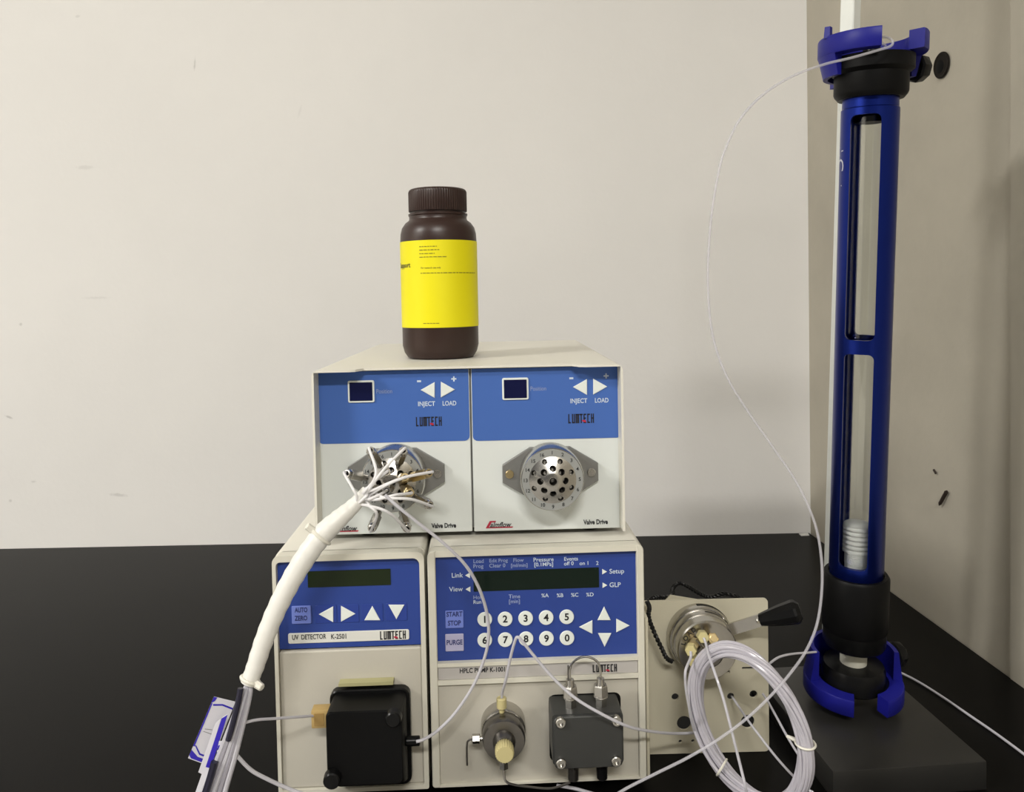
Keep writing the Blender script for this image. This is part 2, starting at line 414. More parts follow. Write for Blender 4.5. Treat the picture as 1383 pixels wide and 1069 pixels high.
def head_mesh():
    """domed valve head with a centre port and two rings of eight ports, facing -y, centre at the origin"""
    bm = bmesh.new(); M = Matrix.Rotation(math.pi / 2, 4, 'X')
    lathe(bm, [(0, -.012), (.0226, -.012), (.0226, .0005), (.0205, .0012), (.0085, .0072), (.0070, .0076), (0, .0076)], M, 48)
    o = obj('valve_head', bm, m_steel, None)
    cb = bmesh.new()
    def hole(rad, a, z, nr, rr, dep=.010):
        p = Vector((math.sin(a) * rad, -z, math.cos(a) * rad)); d = Vector((math.sin(a) * nr, -math.sqrt(1 - nr * nr), math.cos(a) * nr))
        x, y, zz = basis(d); pr = [(-dep, rr * .62), (-.0022, rr * .62), (0, rr), (.006, rr)]
        rings(cb, [[cb.verts.new(p + d * q + (x * math.cos(2 * math.pi * i / 12) + y * math.sin(2 * math.pi * i / 12)) * s) for i in range(12)] for q, s in pr])
    hole(0, 0, .0076, 0, .0037)
    for i in range(8): hole(.0120, R_(45 * i), .0054, .45, .0033)
    for i in range(8): hole(.0192, R_(22.5 + 45 * i), .0019, .55, .0027, .007)
    cut(o, cb, mat('shaded_bore_steel', (.10, .095, .085), .4, metal=1)); me = o.data; bpy.data.objects.remove(o); return me
HEAD = head_mesh()

def panel(pxa, pxb, valve_px, dpx, apx, first):
    """one front panel with its display, keys, lettering and rotary valve"""
    def zline(x, y): return VF.uv(x, y, PL)
    x0 = VF.uv(pxa, 600, PL)[0]; x1 = VF.uv(pxb, 600, PL)[0]
    z0 = VF.uv((pxa + pxb) / 2, 720 - (pxa - 430) * .024, PL)[1]; z1 = VZ1 - .0035
    b = bmesh.new(); prism(b, rrect(x0, x1, z0, z1, .0008), PL, PL + .004, .0006); pn = obj('front_panel', b, m_panel, vd)
    zb = VF.uv((pxa + pxb) / 2, 597 - (pxa - 430) * .02, PL)[1]
    b = bmesh.new(); prism(b, rrect(x0 + .0006, x1 - .0006, zb, z1, (.005, .005, .0005, .0005)), PL - .0004, PL); obj('blue_foil', b, m_blue, pn)
    y = PL - .0005; s = -.019
    def dy(x): return (x - dpx) * s
    q = VF.rect(dpx - 17.5, dpx_y(dpx) - 15, dpx + 17.5, dpx_y(dpx) + 15.5, PL)
    b = bmesh.new(); prism(b, rrect(*q, .0018), y - .0012, PL, .0004); obj('display_frame', b, m_keywhite, pn)
    e = .0018; b = bmesh.new(); prism(b, rrect(q[0] + e, q[1] - e, q[2] + e, q[3] - e, .0006), y - .0016, PL); obj('display', b, m_nav, pn)
    lx, lz = VF.uv(dpx + 20, dpx_y(dpx) + .5, PL); text('Position', lx, lz, y - .0001, .0062, m_dprint, pn, 'LEFT', wid=.0155)
    ay = 526 - (apx - 591) * .0195
    for d_, off in (('l', -13.3), ('r', 14)): tri(VF, apx + off, ay - off * .02, 19, 21.5, d_, PL, y, .0008, m_keywhite, pn)
    lx, lz = VF.uv(apx - 25, ay - 13, PL); text('-', lx, lz, y - .0001, .014, m_print, pn, bold=.0003)
    lx, lz = VF.uv(apx + 22, ay - 14, PL); text('+', lx, lz, y - .0001, .0095, m_print, pn, bold=.0003)
    lx, lz = VF.uv(apx - 15, ay + 19.2, PL); text('INJECT', lx, lz, y - .0001, .0064, m_print, pn, bold=.00012, wid=.0168)
    lx, lz = VF.uv(apx + 16, ay + 18.5, PL); text('LOAD', lx, lz, y - .0001, .0064, m_print, pn, bold=.00012, wid=.0135)
    logo(VF, apx - 29, ay + 36, apx + 6, ay + 49.5, PL, y, pn)
    # maker's mark bottom left, words bottom right
    cx = pxa + 18; cy = 708 - (cx - 656) * .025
    def W(a, c): return VF.uv(cx + a, cy + c - a * .025, PL)
    b = bmesh.new()
    prism(b, [W(0, 5), W(36, 5), W(37, 3.4), W(4.5, 3.4), W(8, -2.7), W(13, -2.7), W(14, -4.6), W(5.5, -4.6)], PL - .0004, PL); obj('maker_mark', b, m_red, pn, ang=0)
    lx, lz = W(5.5, .8); text('almflow', lx, lz, PL - .0006, .0072, m_black, pn, 'LEFT', bold=.00012, shear=.35, wid=.0215, name='maker_lettering')
    vx = pxb - 36; lx, lz = VF.uv(vx, 709.5 - (vx - 600) * .024, PL); text('Valve Drive', lx, lz, PL - .0004, .0066, m_black, pn, bold=.00022, wid=.0245)
    # rotary valve
    cx_, cz_ = VF.uv(*valve_px, PL); V0 = Matrix.Translation((cx_, PL, cz_))
    def S(bm): bm.transform(V0); return bm
    b = bmesh.new(); g = .0475; hx = .0095
    prism(b, [(-g, -hx * .9), (-g + .003, -hx - .001), (-.020, -.0255), (.020, -.0255), (g - .003, -hx - .001), (g, -hx * .9), (g, hx * .9), (g - .003, hx + .001), (.020, .0255), (-.020, .0255), (-g + .003, hx + .001), (-g, hx * .9)], -.005, 0, .0006)
    rv = obj('rotary_valve', S(b), m_flange, vd)
    for sx in (-1, 1):
        b = bmesh.new(); cyl(b, (sx * .0405, -.005, 0), (sx * .0405, -.0072, 0), .0042, n=20, ch=.0006); cyl(b, (sx * .0405, -.0072, 0), (sx * .0405, -.0076, 0), .0018, n=6); obj('screw', S(b), m_brass if sx < 0 else m_steel, rv)
    b = bmesh.new(); lathe(b, [(0, .001), (.0300, .001), (.0300, .006), (.0308, .008), (.0308, .0295), (.0300, .0325), (.0295, .033), (0, .033)], Matrix.Rotation(math.pi / 2, 4, 'X'), 64); obj('barrel', S(b), m_steel, rv)
    b = bmesh.new(); lathe(b, [(.0225, .033), (.0292, .033), (.0292, .0338), (.0225, .0338)], Matrix.Rotation(math.pi / 2, 4, 'X'), 64, loop=True); obj('number_ring', S(b), m_ring, rv)
    for i in range(16):
        a = R_(22.5 * i); text(str(i + 1), 0, 0, 0, .0048, m_black, rv, bold=.00008, name='numeral', M=V0 @ Matrix.Translation((math.sin(a) * .0259, -.0340, math.cos(a) * .0259)) @ Matrix.Rotation(math.pi / 2, 4, 'X'))
    hd = link('valve_head', HEAD.copy(), None, rv); hd.data.transform(V0 @ Matrix.Translation((0, -.0335, 0)))
    return pn, rv
def dpx_y(x): return 528 - (x - 488) * .0175
p1, rv1 = panel(429.5, 635.5, (536, 639), 488, 591, True)
p2, rv2 = panel(638, 840.5, (743, 637), 696, 796.5, False)

# steel fittings screwed into the left valve: (tip px, tip depth, base px, base depth, brass?)
NUTS = [((500, 608), -.052, (513, 628), -.022, 0), ((545, 608), -.052, (538, 626), -.022, 0), ((468, 639), -.048, (494, 645), -.020, 0),
        ((522, 637), -.066, (516, 641), -.024, 0), ((580, 638), -.052, (551, 646), -.022, 1), ((554, 665), -.056, (545, 659), -.024, 1),
        ((581, 682), -.046, (560, 671), -.020, 0), ((502, 714), -.048, (511, 692), -.019, 0), ((550, 714), -.048, (543, 692), -.019, 0),
        ((522, 662), -.060, (528, 658), -.024, 0), ((547, 644), -.050, (541, 648), -.024, 1), ((499, 662), -.05, (512, 660), -.022, 0)]
TIPS = []
for (tp, td, bp_, bd, br) in NUTS:
    a = VF.uv(*bp_, bd); c = VF.uv(*tp, td); A = Vector((a[0], bd, a[1])); B = Vector((c[0], td, c[1])); d = (B - A).normalized()
    b = bmesh.new(); L = (B - A).length
    cyl(b, A, A + d * L * .30, .0034, .0036, 12); cyl(b, A + d * L * .28, B - d * .004, .0050, .0050, 6, .0005); cyl(b, B - d * .0045, B, .0043, .0038, 14, .0004)
    f = obj('tube_fitting', b, m_brass if br else m_steel, rv1)
    b = bmesh.new(); cyl(b, B - d * .0004, B + d * .0004, .0022, n=10); obj('bore', b, m_dark, rv1)
    TIPS.append((VF.M @ B, (VF.M.to_3x3() @ d)))

# ------------------------------------------------------------------ bottle
q = VF.I @ atx(592.5, 486, VF.o + Vector((0, 0, VZ1)), Vector((0, 0, 1)))
bc = VF.M @ Vector((q.x, q.y + .038, VZ1)); bs = .0375 ; BSC = 1.14
bo = thing('reagent_bottle', 'dark brown plastic bottle with yellow label standing on the white box', 'bottle', Matrix.Translation(bc) @ Matrix.Diagonal((BSC, BSC, BSC * .98, 1)))
bm = bmesh.new(); HB = .1685; f = HB / 235
lathe(bm, [(0, .0012), (bs * .72, .0), (bs * .86, .001), (bs * .95, .006), (bs, .013), (bs, .118), (bs * .99, .124), (bs * .95, .130), (bs * .86, .1350), (bs * .77, .1375), (bs * .755, .139), (bs * .755, .1415), (bs * .775, .1425), (bs * .775, .1440), (bs * .70, .1448), (bs * .70, .152), (0, .152)], n=64)
body = obj('bottle_body', bm, m_brown, bo)
bm = bmesh.new(); nrib = 72; rc = bs * .765; rs = []
for z, rr in ((.1462, .985), (.1470, 1.0), (.1655, 1.0), (.1675, .975), (.1685, .93)):
    rs.append([bm.verts.new((rr * (rc - (.0006 if (i % 4 > 1) and .146 < z < .167 else 0)) * math.cos(2 * math.pi * i / (nrib * 4)), rr * (rc - (.0006 if (i % 4 > 1) and .146 < z < .167 else 0)) * math.sin(2 * math.pi * i / (nrib * 4)), z)) for i in range(nrib * 4)])
rings(bm, rs); obj('cap', bm, m_brown, bo, ang=50)
bm = bmesh.new(); lathe(bm, [(bs + .0001, .0315), (bs + .0004, .0315), (bs + .0004, .1160), (bs + .0001, .1160)], n=64, loop=True); lab = obj('paper_label', bm, m_yellow, bo)
def wrap(o, r):                                        # bend flat lettering round the bottle; its x is arc length from the camera-facing line
    vw = math.atan2(bc.x, bc.y)
    for v in o.data.vertices:
        a = v.co.x / r; v.co = Vector((r * math.sin(a - vw), -r * math.cos(a - vw), v.co.z))
LR = bs + .0006
def wt(s, px, z, size, wid=None, material=m_lprint, name='lettering'):
    x = math.asin(max(-1, min(1, (px - 590.5) / 53))) * LR
    o = text(s, x, z, 0, size, material, lab, 'LEFT', bold=size * .02, wid=None, name=name); wrap(o, LR)
def wbar(px0, px1, z, h):                              # lines of print too small to read
    x0 = math.asin(max(-1, min(1, (px0 - 590.5) / 53))) * LR; x1 = math.asin(max(-1, min(1, (px1 - 590.5) / 53))) * LR
    b = bmesh.new(); x = x0
    while x < x1 - .0006:
        w_ = min(random.uniform(.0014, .0042), x1 - x); nseg = 2
        for j in range(nseg):
            xa = x + w_ * j / nseg; xb = x + w_ * (j + 1) / nseg
            face(b, [b.verts.new((xx, 0, zz)) for xx, zz in ((xa, z - h / 2), (xb, z - h / 2), (xb, z + h / 2), (xa, z + h / 2))])
        x += w_ + .0007
    o = obj('printed_line', b, m_lprint, lab, ang=0); wrap(o, LR)
o = text('Support', -.80 * LR, .0925, 0, .0068, m_black, lab, 'RIGHT', bold=.0001); wrap(o, LR)
def lz_(py): return .1160 - (py - 324) / (441 - 324) * (.1160 - .0315)
for (a, c, y) in ((565, 588, 332.6), (565, 592, 337.2), (565, 585, 342), (565, 601, 346.6), (566, 639, 368)): wbar(a, c, lz_(y), .0008)
wt('For research use only', 566.5, lz_(361), .0022)
wbar(568, 589, lz_(435), .0007)

# ------------------------------------------------------------------ UV detector
ZT, ZF = .2401, .012
DF = Frame(-.2296, .7223, 2.1229)
DWD, DDP = .1421, .36
de = thing('uv_detector', 'narrow cream instrument with small blue keypad and black flow cell block', 'instrument', DF.M)
def case(t, wd, dp, rtop, front_mat):
    b = bmesh.new(); sh = rrect(0, wd, ZF, ZT, (.002, .002, rtop, rtop), 5)
    prism(b, sh, .012, dp, .001); hs = obj('housing', b, m_white, t)
    return hs
case(de, DWD, DDP, .006, m_white)
def ring_plate(b, outer_, inner_, y0, y1):             # frame with an opening; both loops have the same vertex count
    n_ = len(outer_)
    a = [b.verts.new((x, y0, z)) for x, z in outer_]; c = [b.verts.new((x, y1, z)) for x, z in outer_]
    d = [b.verts.new((x, y0, z)) for x, z in inner_]; e = [b.verts.new((x, y1, z)) for x, z in inner_]
    for i in range(n_):
        j = (i + 1) % n_
        face(b, (a[i], a[j], d[j], d[i])); face(b, (a[j], a[i], c[i], c[j])); face(b, (d[i], d[j], e[j], e[i])); face(b, (c[j], c[i], e[i], e[j]))
for (x, y) in ((.02, .03), (DWD - .02, .03), (.02, DDP - .03), (DWD - .02, DDP - .03)):
    b = bmesh.new(); cyl(b, (x, y, 0), (x, y, ZF), .009, .010, 18, .001); obj('foot', b, m_rubber, de)
bz = bmesh.new(); o_ = rrect(0, DWD, ZF, ZT, (.002, .002, .007, .007), 5); i_ = rrect(.0035, DWD - .0045, ZF + .004, ZT - .006, (.002, .002, .006, .004), 5)
ring_plate(bz, o_, i_, 0, .014); obj('bezel', bz, m_trimw, de)
PD = .0055                                             # keypad foil sits this far behind the bezel
zb = (DF.uv(470, 873, PD)[1]); x0 = .0037; x1 = DWD - .0047
b = bmesh.new(); prism(b, rrect(x0, x1, zb, ZT - .0063, (.0005, .0005, .0058, .0038)), PD, .013); kp = obj('keypad_foil', b, m_dblue, de)
b = bmesh.new(); prism(b, rrect(x0, x1, ZF + .0045, zb - .0015, .002), .0022, .013, .0012); fp = obj('front_panel', b, m_beige, de)
y = PD - .0002
b = bmesh.new(); prism(b, rrect(*DF.rect(416, 767.5, 527.5, 793, PD), .0006), y - .0002, PD + .001); obj('display', b, m_lcd2, kp)
b = bmesh.new(); q = DF.rect(394.5, 817, 420, 842, PD); prism(b, rrect(*q, .0008), y - .0008, PD + .001, .0004); kk = obj('key', b, m_keyblue, kp)
for s_, yy in (('AUTO', 823), ('ZERO', 834)):
    lx, lz = DF.uv(407, yy, PD); text(s_, lx, lz, y - .001, .0064, mat('navy_print', (.02, .03, .14), .5), kk, bold=.00015, wid=.0118)
for cx, cy, d_ in ((440.5, 828.7, 'l'), (470.5, 828, 'r'), (503, 827, 'u'), (535.5, 825.6, 'd')):
    b = bmesh.new(); prism(b, rrect(*DF.rect(cx - 14, cy - 12.5, cx + 14, cy + 12.5, PD), .001), y - .0003, PD + .001, .0002); kb = obj('key', b, mat('key_outline_blue', (.018, .045, .26), .4), kp)
    tri(DF, cx, cy, 19.5 if d_ in 'lr' else 21.5, 21.5 if d_ in 'lr' else 19.5, d_, PD, y - .0003, .0006, m_keywhite, kb, 'arrow')
q = DF.rect(389.5, 849, 552.5, 868.8, PD); b = bmesh.new(); prism(b, rrect(*q, .0018), y - .0005, PD + .001, .0003); np_ = obj('name_plate', b, mat('plate_white', (.66, .66, .62), .45), kp)
lx, lz = DF.uv(394.5, 860.3, PD); text('UV  DETECTOR', lx, lz, y - .0007, .0066, m_black, np_, 'LEFT', bold=.0001, wid=.0320)
lx, lz = DF.uv(447, 859.2, PD); text('K-2501', lx, lz, y - .0007, .0066, m_black, np_, 'LEFT', bold=.0001, wid=.0142)
logo(DF, 513.5, 850.5, 548.5, 863, PD, y - .0006, np_)
# flow cell
q = DF.rect(450, 924.5, 554, 1058, 0)
b = bmesh.new(); prism(b, rrect(*q, .008), -.006, .003, .001); fc = obj('flow_cell', b, m_dark2, de, label='black flow cell block')
fq = (DF.uv(440.5, 1000, -.044)[0], DF.uv(544, 1000, -.044)[0], DF.uv(490, 1060, -.044)[1], DF.uv(490, 960, -.044)[1])
b = bmesh.new(); rs = []
for yy, e, k_ in ((-.0445, .0010, 1), (-.043, 0, 1), (-.006, 0, 0)):
    src = rrect(fq[0] + e, fq[1] - e, fq[2] + e, fq[3] - e, .0045) if k_ else rrect(q[0] + .003, q[1] - .003, q[2] + .003, q[3] - .003, .005)
    rs.append([b.verts.new((x, yy, z)) for x, z in src])
rings(b, rs); obj('cover', b, m_dark, fc)
for px, py, rr in ((531, 971, .0075), (448, 1054, .0080)):
    lx, lz = DF.uv(px, py, -.05); b = bmesh.new(); cyl(b, (lx, -.043, lz), (lx, -.052, lz), rr, rr * .93, 20, .0012); obj('thumb_screw', b, m_dark2, fc)
q2 = DF.rect(458, 918, 531.5, 925, -.004); b = bmesh.new(); prism(b, rrect(*q2, .0004), -.007, .002); obj('label_strip', b, m_ystrip, fc)
q3 = DF.rect(422.5, 954, 441.5, 979, -.022); b = bmesh.new(); box(b, q3[0], q3[1] + .004, -.028, -.016, q3[2], q3[3], .001); ft = obj('tube_fitting', b, m_tan, fc, label='tan plastic tube fitting')
e = .0028; b = bmesh.new(); prism(b, rrect(q3[0] + e, q3[1] - e * .6, q3[2] + e, q3[3] - e, .0004), -.0287, -.027); obj('inset', b, mat('brown_inset', (.30, .19, .06), .5), ft)
lx, lz = DF.uv(560, 1000, -.02); b = bmesh.new(); cyl(b, (lx - .008, -.02, lz), (lx + .005, -.02, lz), .0045, n=16, ch=.0008); obj('outlet_fitting', b, m_dark2, fc)

# ------------------------------------------------------------------ pump
PF = Frame(-.0845, .7278, 2.2224)
PW, PDP = .2059, .36
pu = thing('liquid_pump', 'wide cream pump with blue numbered keypad and grey pump head', 'instrument', PF.M)
case(pu, PW, PDP, .006, m_white)
for (x, y) in ((.02, .03), (PW - .02, .03), (.02, PDP - .03), (PW - .02, PDP - .03)):
    b = bmesh.new(); cyl(b, (x, y, 0), (x, y, ZF), .009, .010, 18, .001); obj('foot', b, m_rubber, pu)
R0 = .006
KA = PF.quad([(592, 891), (859.5, 883.5), (858.5, 747), (590.5, 751)], R0)
kx0, kx1 = KA[0][0], KA[1][0]; kz0 = (KA[0][1] + KA[1][1]) / 2; kz1 = PF.uv(724, 748.5, 0)[1]
s0 = PF.uv(730, 913, .002)[1]; s1 = PF.uv(730, 895, .002)[1]
l0 = PF.uv(730, 1052, .004)[1]; l1 = PF.uv(730, 917.5, .004)[1]
# bezel made of a rim with three openings
b = bmesh.new(); Y0, Y1 = 0, .014
wx0, wx1 = kx0 - .0005, kx1 + .0005
holes = [(kz0, kz1), (s0, s1), (l0, l1)]
prism(b, rrect(0, wx0, ZF, ZT, (.003, 0, 0, .006), 5), Y0, Y1, .0008); prism(b, rrect(wx1, PW, ZF, ZT, (0, .003, .006, 0), 5), Y0, Y1, .0008)
prev = ZT
for z0, z1 in holes: prism(b, [(wx0, z1), (wx1, z1), (wx1, prev), (wx0, prev)], Y0 + .0008 if prev == ZT else Y0 + .0004, Y1); prev = z0
prism(b, [(wx0, ZF), (wx1, ZF), (wx1, prev), (wx0, prev)], Y0 + .0008, Y1)
obj('bezel', b, m_trimw, pu)
b = bmesh.new(); prism(b, [(wx0, kz0), (wx1, kz0), (wx1, kz1), (wx0, kz1)], R0, .0138); kp = obj('keypad_foil', b, m_dblue, pu)
b = bmesh.new(); prism(b, rrect(wx0 + .0004, wx1 - .0004, s0 + .0004, s1 - .0004, .001), .002, .0138); ns = obj('name_strip', b, m_strip, pu)
b = bmesh.new(); prism(b, rrect(wx0 + .0002, wx1 - .0002, l0 + .0002, l1 - .0002, .002), .004, .0138); fp = obj('front_panel', b, m_beige, pu)
y = R0 - .0002
b = bmesh.new(); z_ = PF.uv(724, 795.5, R0)[1]; zz = PF.uv(724, 768.5, R0)[1]; prism(b, rrect(PF.uv(639.5, 783, R0)[0], PF.uv(809, 783, R0)[0], z_, zz, .0006), y - .0002, .008); obj('display', b, m_lcd, kp)
KEYS = [('1', 654.7, 835.8), ('2', 682.2, 835.3), ('3', 709.9, 834.3), ('4', 737.6, 833.4), ('5', 765.3, 832.4), ('6', 654.7, 863.9), ('7', 682.4, 863.2), ('8', 710.4, 862), ('9', 738, 861.5), ('0', 765.7, 860.8)]
for s_, px, py in KEYS:
    lx, lz = PF.uv(px, py, R0); b = bmesh.new(); cyl(b, (lx, R0 + .001, lz), (lx, y - .0009, lz), .0072, .0070, 28, .0004); kk = obj('number_key', b, m_keywhite, kp)
    text(s_, lx, lz, y - .0011, .0094, m_black, kk, bold=.00025, name='numeral')
for cx, cy, d_ in ((815.8, 827.5, 'u'), (791, 846, 'l'), (841.2, 844, 'r'), (816.5, 863.5, 'd')): tri(PF, cx, cy, 18, 18.5, d_, R0, y, .0009, m_keywhite, kp)
for (a, c, d_, e, ls, mm) in ((601.8, 823.4, 625.6, 847.8, (('START', 828.6), ('STOP', 840.6)), m_keyblue), (601.8, 854.9, 626, 879, (('PURGE', 866.6),), m_keypale)):
    b = bmesh.new(); prism(b, rrect(*PF.rect(a, c, d_, e, R0), .0008), y - .0008, .008, .0004); kk = obj('key', b, mm, kp)
    for s_, py in ls: lx, lz = PF.uv((a + d_) / 2, py, R0); text(s_, lx, lz, y - .001, .0066, MATS['navy_print'], kk, bold=.00018, wid=.0152 if len(s_) > 4 else .0125)
for (s_, px, py, al, sz, mm) in (('Load', 639, 757.8, 'LEFT', .0052, m_dprint), ('Prog', 639, 764.5, 'LEFT', .0052, m_dprint), ('Edit Prog', 660.5, 757, 'LEFT', .0048, m_dprint), ('Clear 0', 660.5, 763.8, 'LEFT', .0052, m_dprint),
        ('Flow', 700, 756, 'CENTER', .0052, m_dprint), ('[ml/min]', 701.3, 763, 'CENTER', .0048, m_dprint), ('Pressure', 734, 755.3, 'CENTER', .0056, m_print), ('[0.1MPa]', 734.3, 761.8, 'CENTER', .0052, m_print),
        ('Events', 761.5, 754.6, 'LEFT', .0052, m_print), ('off 0', 761.5, 760.8, 'LEFT', .0052, m_print), ('on 1', 782.5, 760.4, 'LEFT', .0052, m_print), ('2', 808.5, 760, 'RIGHT', .0052, m_print),
        ('Link', 625, 776.3, 'RIGHT', .0064, m_print), ('View', 625, 795, 'RIGHT', .0064, m_print), ('Setup', 822.8, 771.4, 'LEFT', .0064, m_print), ('GLP', 822.8, 789.7, 'LEFT', .0064, m_print),
        ('Hold', 639, 806.5, 'LEFT', .0050, m_dprint), ('Run', 639, 812.8, 'LEFT', .0050, m_print), ('Time', 694.8, 805, 'CENTER', .0054, m_dprint), ('[min]', 694.8, 811.7, 'CENTER', .0052, m_dprint),
        ('%A', 736, 803.8, 'CENTER', .0052, m_print), ('%B', 756.3, 803.6, 'CENTER', .0052, m_print), ('%C', 776.2, 803, 'CENTER', .0052, m_print), ('%D', 796.7, 802.6, 'CENTER', .0052, m_print)):
    lx, lz = PF.uv(px, py, R0); text(s_, lx, lz, y - .0001, sz, mm, kp, al, bold=.00006)
for cx, cy, d_ in ((631.5, 776.5, 'l'), (632, 795.2, 'l'), (816.5, 771.5, 'r'), (817, 789.8, 'r')): tri(PF, cx, cy, 6.5, 7.5, d_, R0, y, .0002, m_keywhite, kp, 'pointer_mark')
lx, lz = PF.uv(620.5, 905.8, .002); text('HPLC PUMP K-1001', lx, lz, .0018, .0064, m_black, ns, 'LEFT', bold=.00015, wid=.0432)
logo(PF, 800.5, 896, 833.5, 907.5, .002, .0017, ns)

# prime valve: stepped steel drum with a yellow knob
cx, cz = PF.uv(679.5, 975, .004)
def PT(dx, ly, dz): return Vector((cx + dx, ly, cz + dz))
Mv = Matrix.Translation((cx, 0, cz)) @ Matrix.Rotation(math.pi / 2, 4, 'X')
b = bmesh.new(); lathe(b, [(0, -.005), (.0212, -.005), (.0212, .010), (.0206, .0125), (.0198, .0135), (0, .0135)], Mv, 48); pv = obj('prime_valve', b, m_steel, pu, label='round steel prime valve with yellow knob')
b = bmesh.new(); lathe(b, [(0, .013), (.0190, .013), (.0198, .0145), (.0198, .0255), (.0186, .028), (.0105, .0285), (.0102, .030), (0, .030)], Mv, 48); obj('drum', b, m_steeld, pv)
b = bmesh.new(); lathe(b, [(0, .028), (.0105, .029), (.0098, .034), (.0080, .037), (0, .037)], Mv, 40); obj('stem', b, m_steeld, pv)
b = bmesh.new(); rs = []; nn = 96
for yy, rr in ((.036, .0078), (.0368, .0086), (.046, .0086), (.0475, .0076)):
    rs.append([b.verts.new((cx + (rr - (.0005 if i % 4 > 1 else 0)) * math.cos(2 * math.pi * i / nn), -yy, cz - .001 + (rr - (.0005 if i % 4 > 1 else 0)) * math.sin(2 * math.pi * i / nn))) for i in range(nn)])
rings(b, rs); obj('knob', b, m_peek, pv, ang=50)
ux, uz = PF.uv(677.5, 950, -.014)
b = bmesh.new(); cyl(b, (ux, -.014, cz + .017), (ux, -.014, uz - .003), .0022, .0026, 12); cyl(b, (ux, -.014, uz - .004), (ux, -.014, uz + .006), .0048, .0048, 12, .0008); obj('tube_fitting', b, m_peek, pv); PUMP_TOP = PF.M @ Vector((ux, -.014, uz + .006))
lx, lz = PF.uv(643, 997, -.018); b = bmesh.new(); cyl(b, (cx - .018, -.018, lz), (lx, -.018, lz), .0022, n=12); cyl(b, (lx - .0035, -.018, lz), (lx + .0035, -.018, lz), .0042, .0042, 6, .0004); obj('side_fitting', b, m_steel, pv)
p = [PF.uv(x, yy, -.018) for x, yy in ((640, 998), (635, 998.5), (631.5, 1001), (630.5, 1008), (630.5, 1020), (631, 1033))]
b = bmesh.new(); tube(b, spline([(x, -.018, z) for x, z in p], 5), .0009, 8); obj('steel_capillary', b, m_steeld, pv)
lx, lz = PF.uv(680.5, 1031, -.022); b = bmesh.new(); cyl(b, (lx, -.022, lz + .012), (lx, -.022, lz - .004), .0040, .0044, 6, .0005); obj('bottom_fitting', b, m_steel, pv)
p = [PF.uv(x, yy, -.022 - i * .004) for i, (x, yy) in enumerate(((681, 1034), (681, 1048), (684, 1057), (694, 1062), (715, 1066), (745, 1069), (771, 1062)))]
b = bmesh.new(); tube(b, spline([(x, -.022 - i * .003, max(z, .0015)) for i, (x, z) in enumerate(p)], 6), .0011, 8); obj('steel_capillary', b, m_steeld, pv)

# pump head
q = PF.rect(742, 934, 838, 1000, .004); q = (q[0], q[1], q[2] - .02, q[3])
b = bmesh.new(); prism(b, rrect(*q, .006), .0036, .0136); obj('head_recess', b, m_dark, pu)
HL = -.034
hq = (PF.uv(748, 1000, HL)[0], PF.uv(841.5, 1000, HL)[0], PF.uv(795, 1037, HL)[1], PF.uv(795, 967, HL)[1])
b = bmesh.new(); prism(b, rrect(hq[0] - .001, hq[1] + .001, hq[2] + .002, hq[3] + .0005, .003), HL + .004, .010); ph = obj('pump_head', b, m_gblock, pu, label='grey anodised pump head block')
b = bmesh.new(); prism(b, rrect(*hq, .005, 2), HL, HL + .0045, .0008); fpz = obj('face_plate', b, m_gblock, ph)
for px, py in ((757, 974.5), (832.5, 972), (757.5, 1029.5), (832, 1026.5)):
    lx, lz = PF.uv(px, py, HL); b = bmesh.new(); lathe(b, [(0, -.001), (.0047, -.001), (.0047, .0026), (.0040, .0032), (.0024, .0032), (.0024, .0012), (0, .0012)], Matrix.Translation((lx, HL, lz)) @ Matrix.Rotation(math.pi / 2, 4, 'X'), 24); obj('socket_screw', b, m_steel, ph)
tops = []
for px in (770.5, 811.5):
    lx = PF.uv(px, 950, -.016)[0]; zt = hq[3]; b = bmesh.new()
    cyl(b, (lx, -.016, zt - .001), (lx, -.016, zt + .008), .0058, .0058, 6, .0006); cyl(b, (lx, -.016, zt + .008), (lx, -.016, zt + .0098), .0066, .0066, 24, .0006)
    cyl(b, (lx, -.016, zt + .0098), (lx, -.016, zt + .020), .0074, .0068, 6, .0008); cyl(b, (lx, -.016, zt + .020), (lx, -.016, zt + .026), .0042, .0036, 16)
    obj('check_valve', b, m_steel, ph); tops.append(Vector((lx, -.016, zt + .025)))
a, c = tops; b = bmesh.new(); mid = (a + c) / 2
tube(b, spline([a, a + Vector((.0, 0, .010)), a + Vector((.004, 0, .018)), mid + Vector((0, 0, .022)), c + Vector((-.004, 0, .018)), c + Vector((0, 0, .010)), c], 8), .0011, 8); obj('steel_capillary', b, m_steel, ph)
b = bmesh.new(); tube(b, [a + Vector((-.0015, 0, 0)), a + Vector((-.0015, 0, .014))], .0009, 8); obj('steel_capillary', b, m_steeld, ph)
for px in (774, 813):
    lx = PF.uv(px, 1042, -.018)[0]; zt = hq[2]; b = bmesh.new()
    cyl(b, (lx, -.018, zt + .002), (lx, -.018, zt - .007), .0086, .0078, 6, .0006); cyl(b, (lx, -.018, zt - .006), (lx, -.018, max(.004, zt - .020)), .0056, .0050, 16, .0006); obj('inlet_fitting', b, m_steeld if px < 800 else m_dark2, ph)

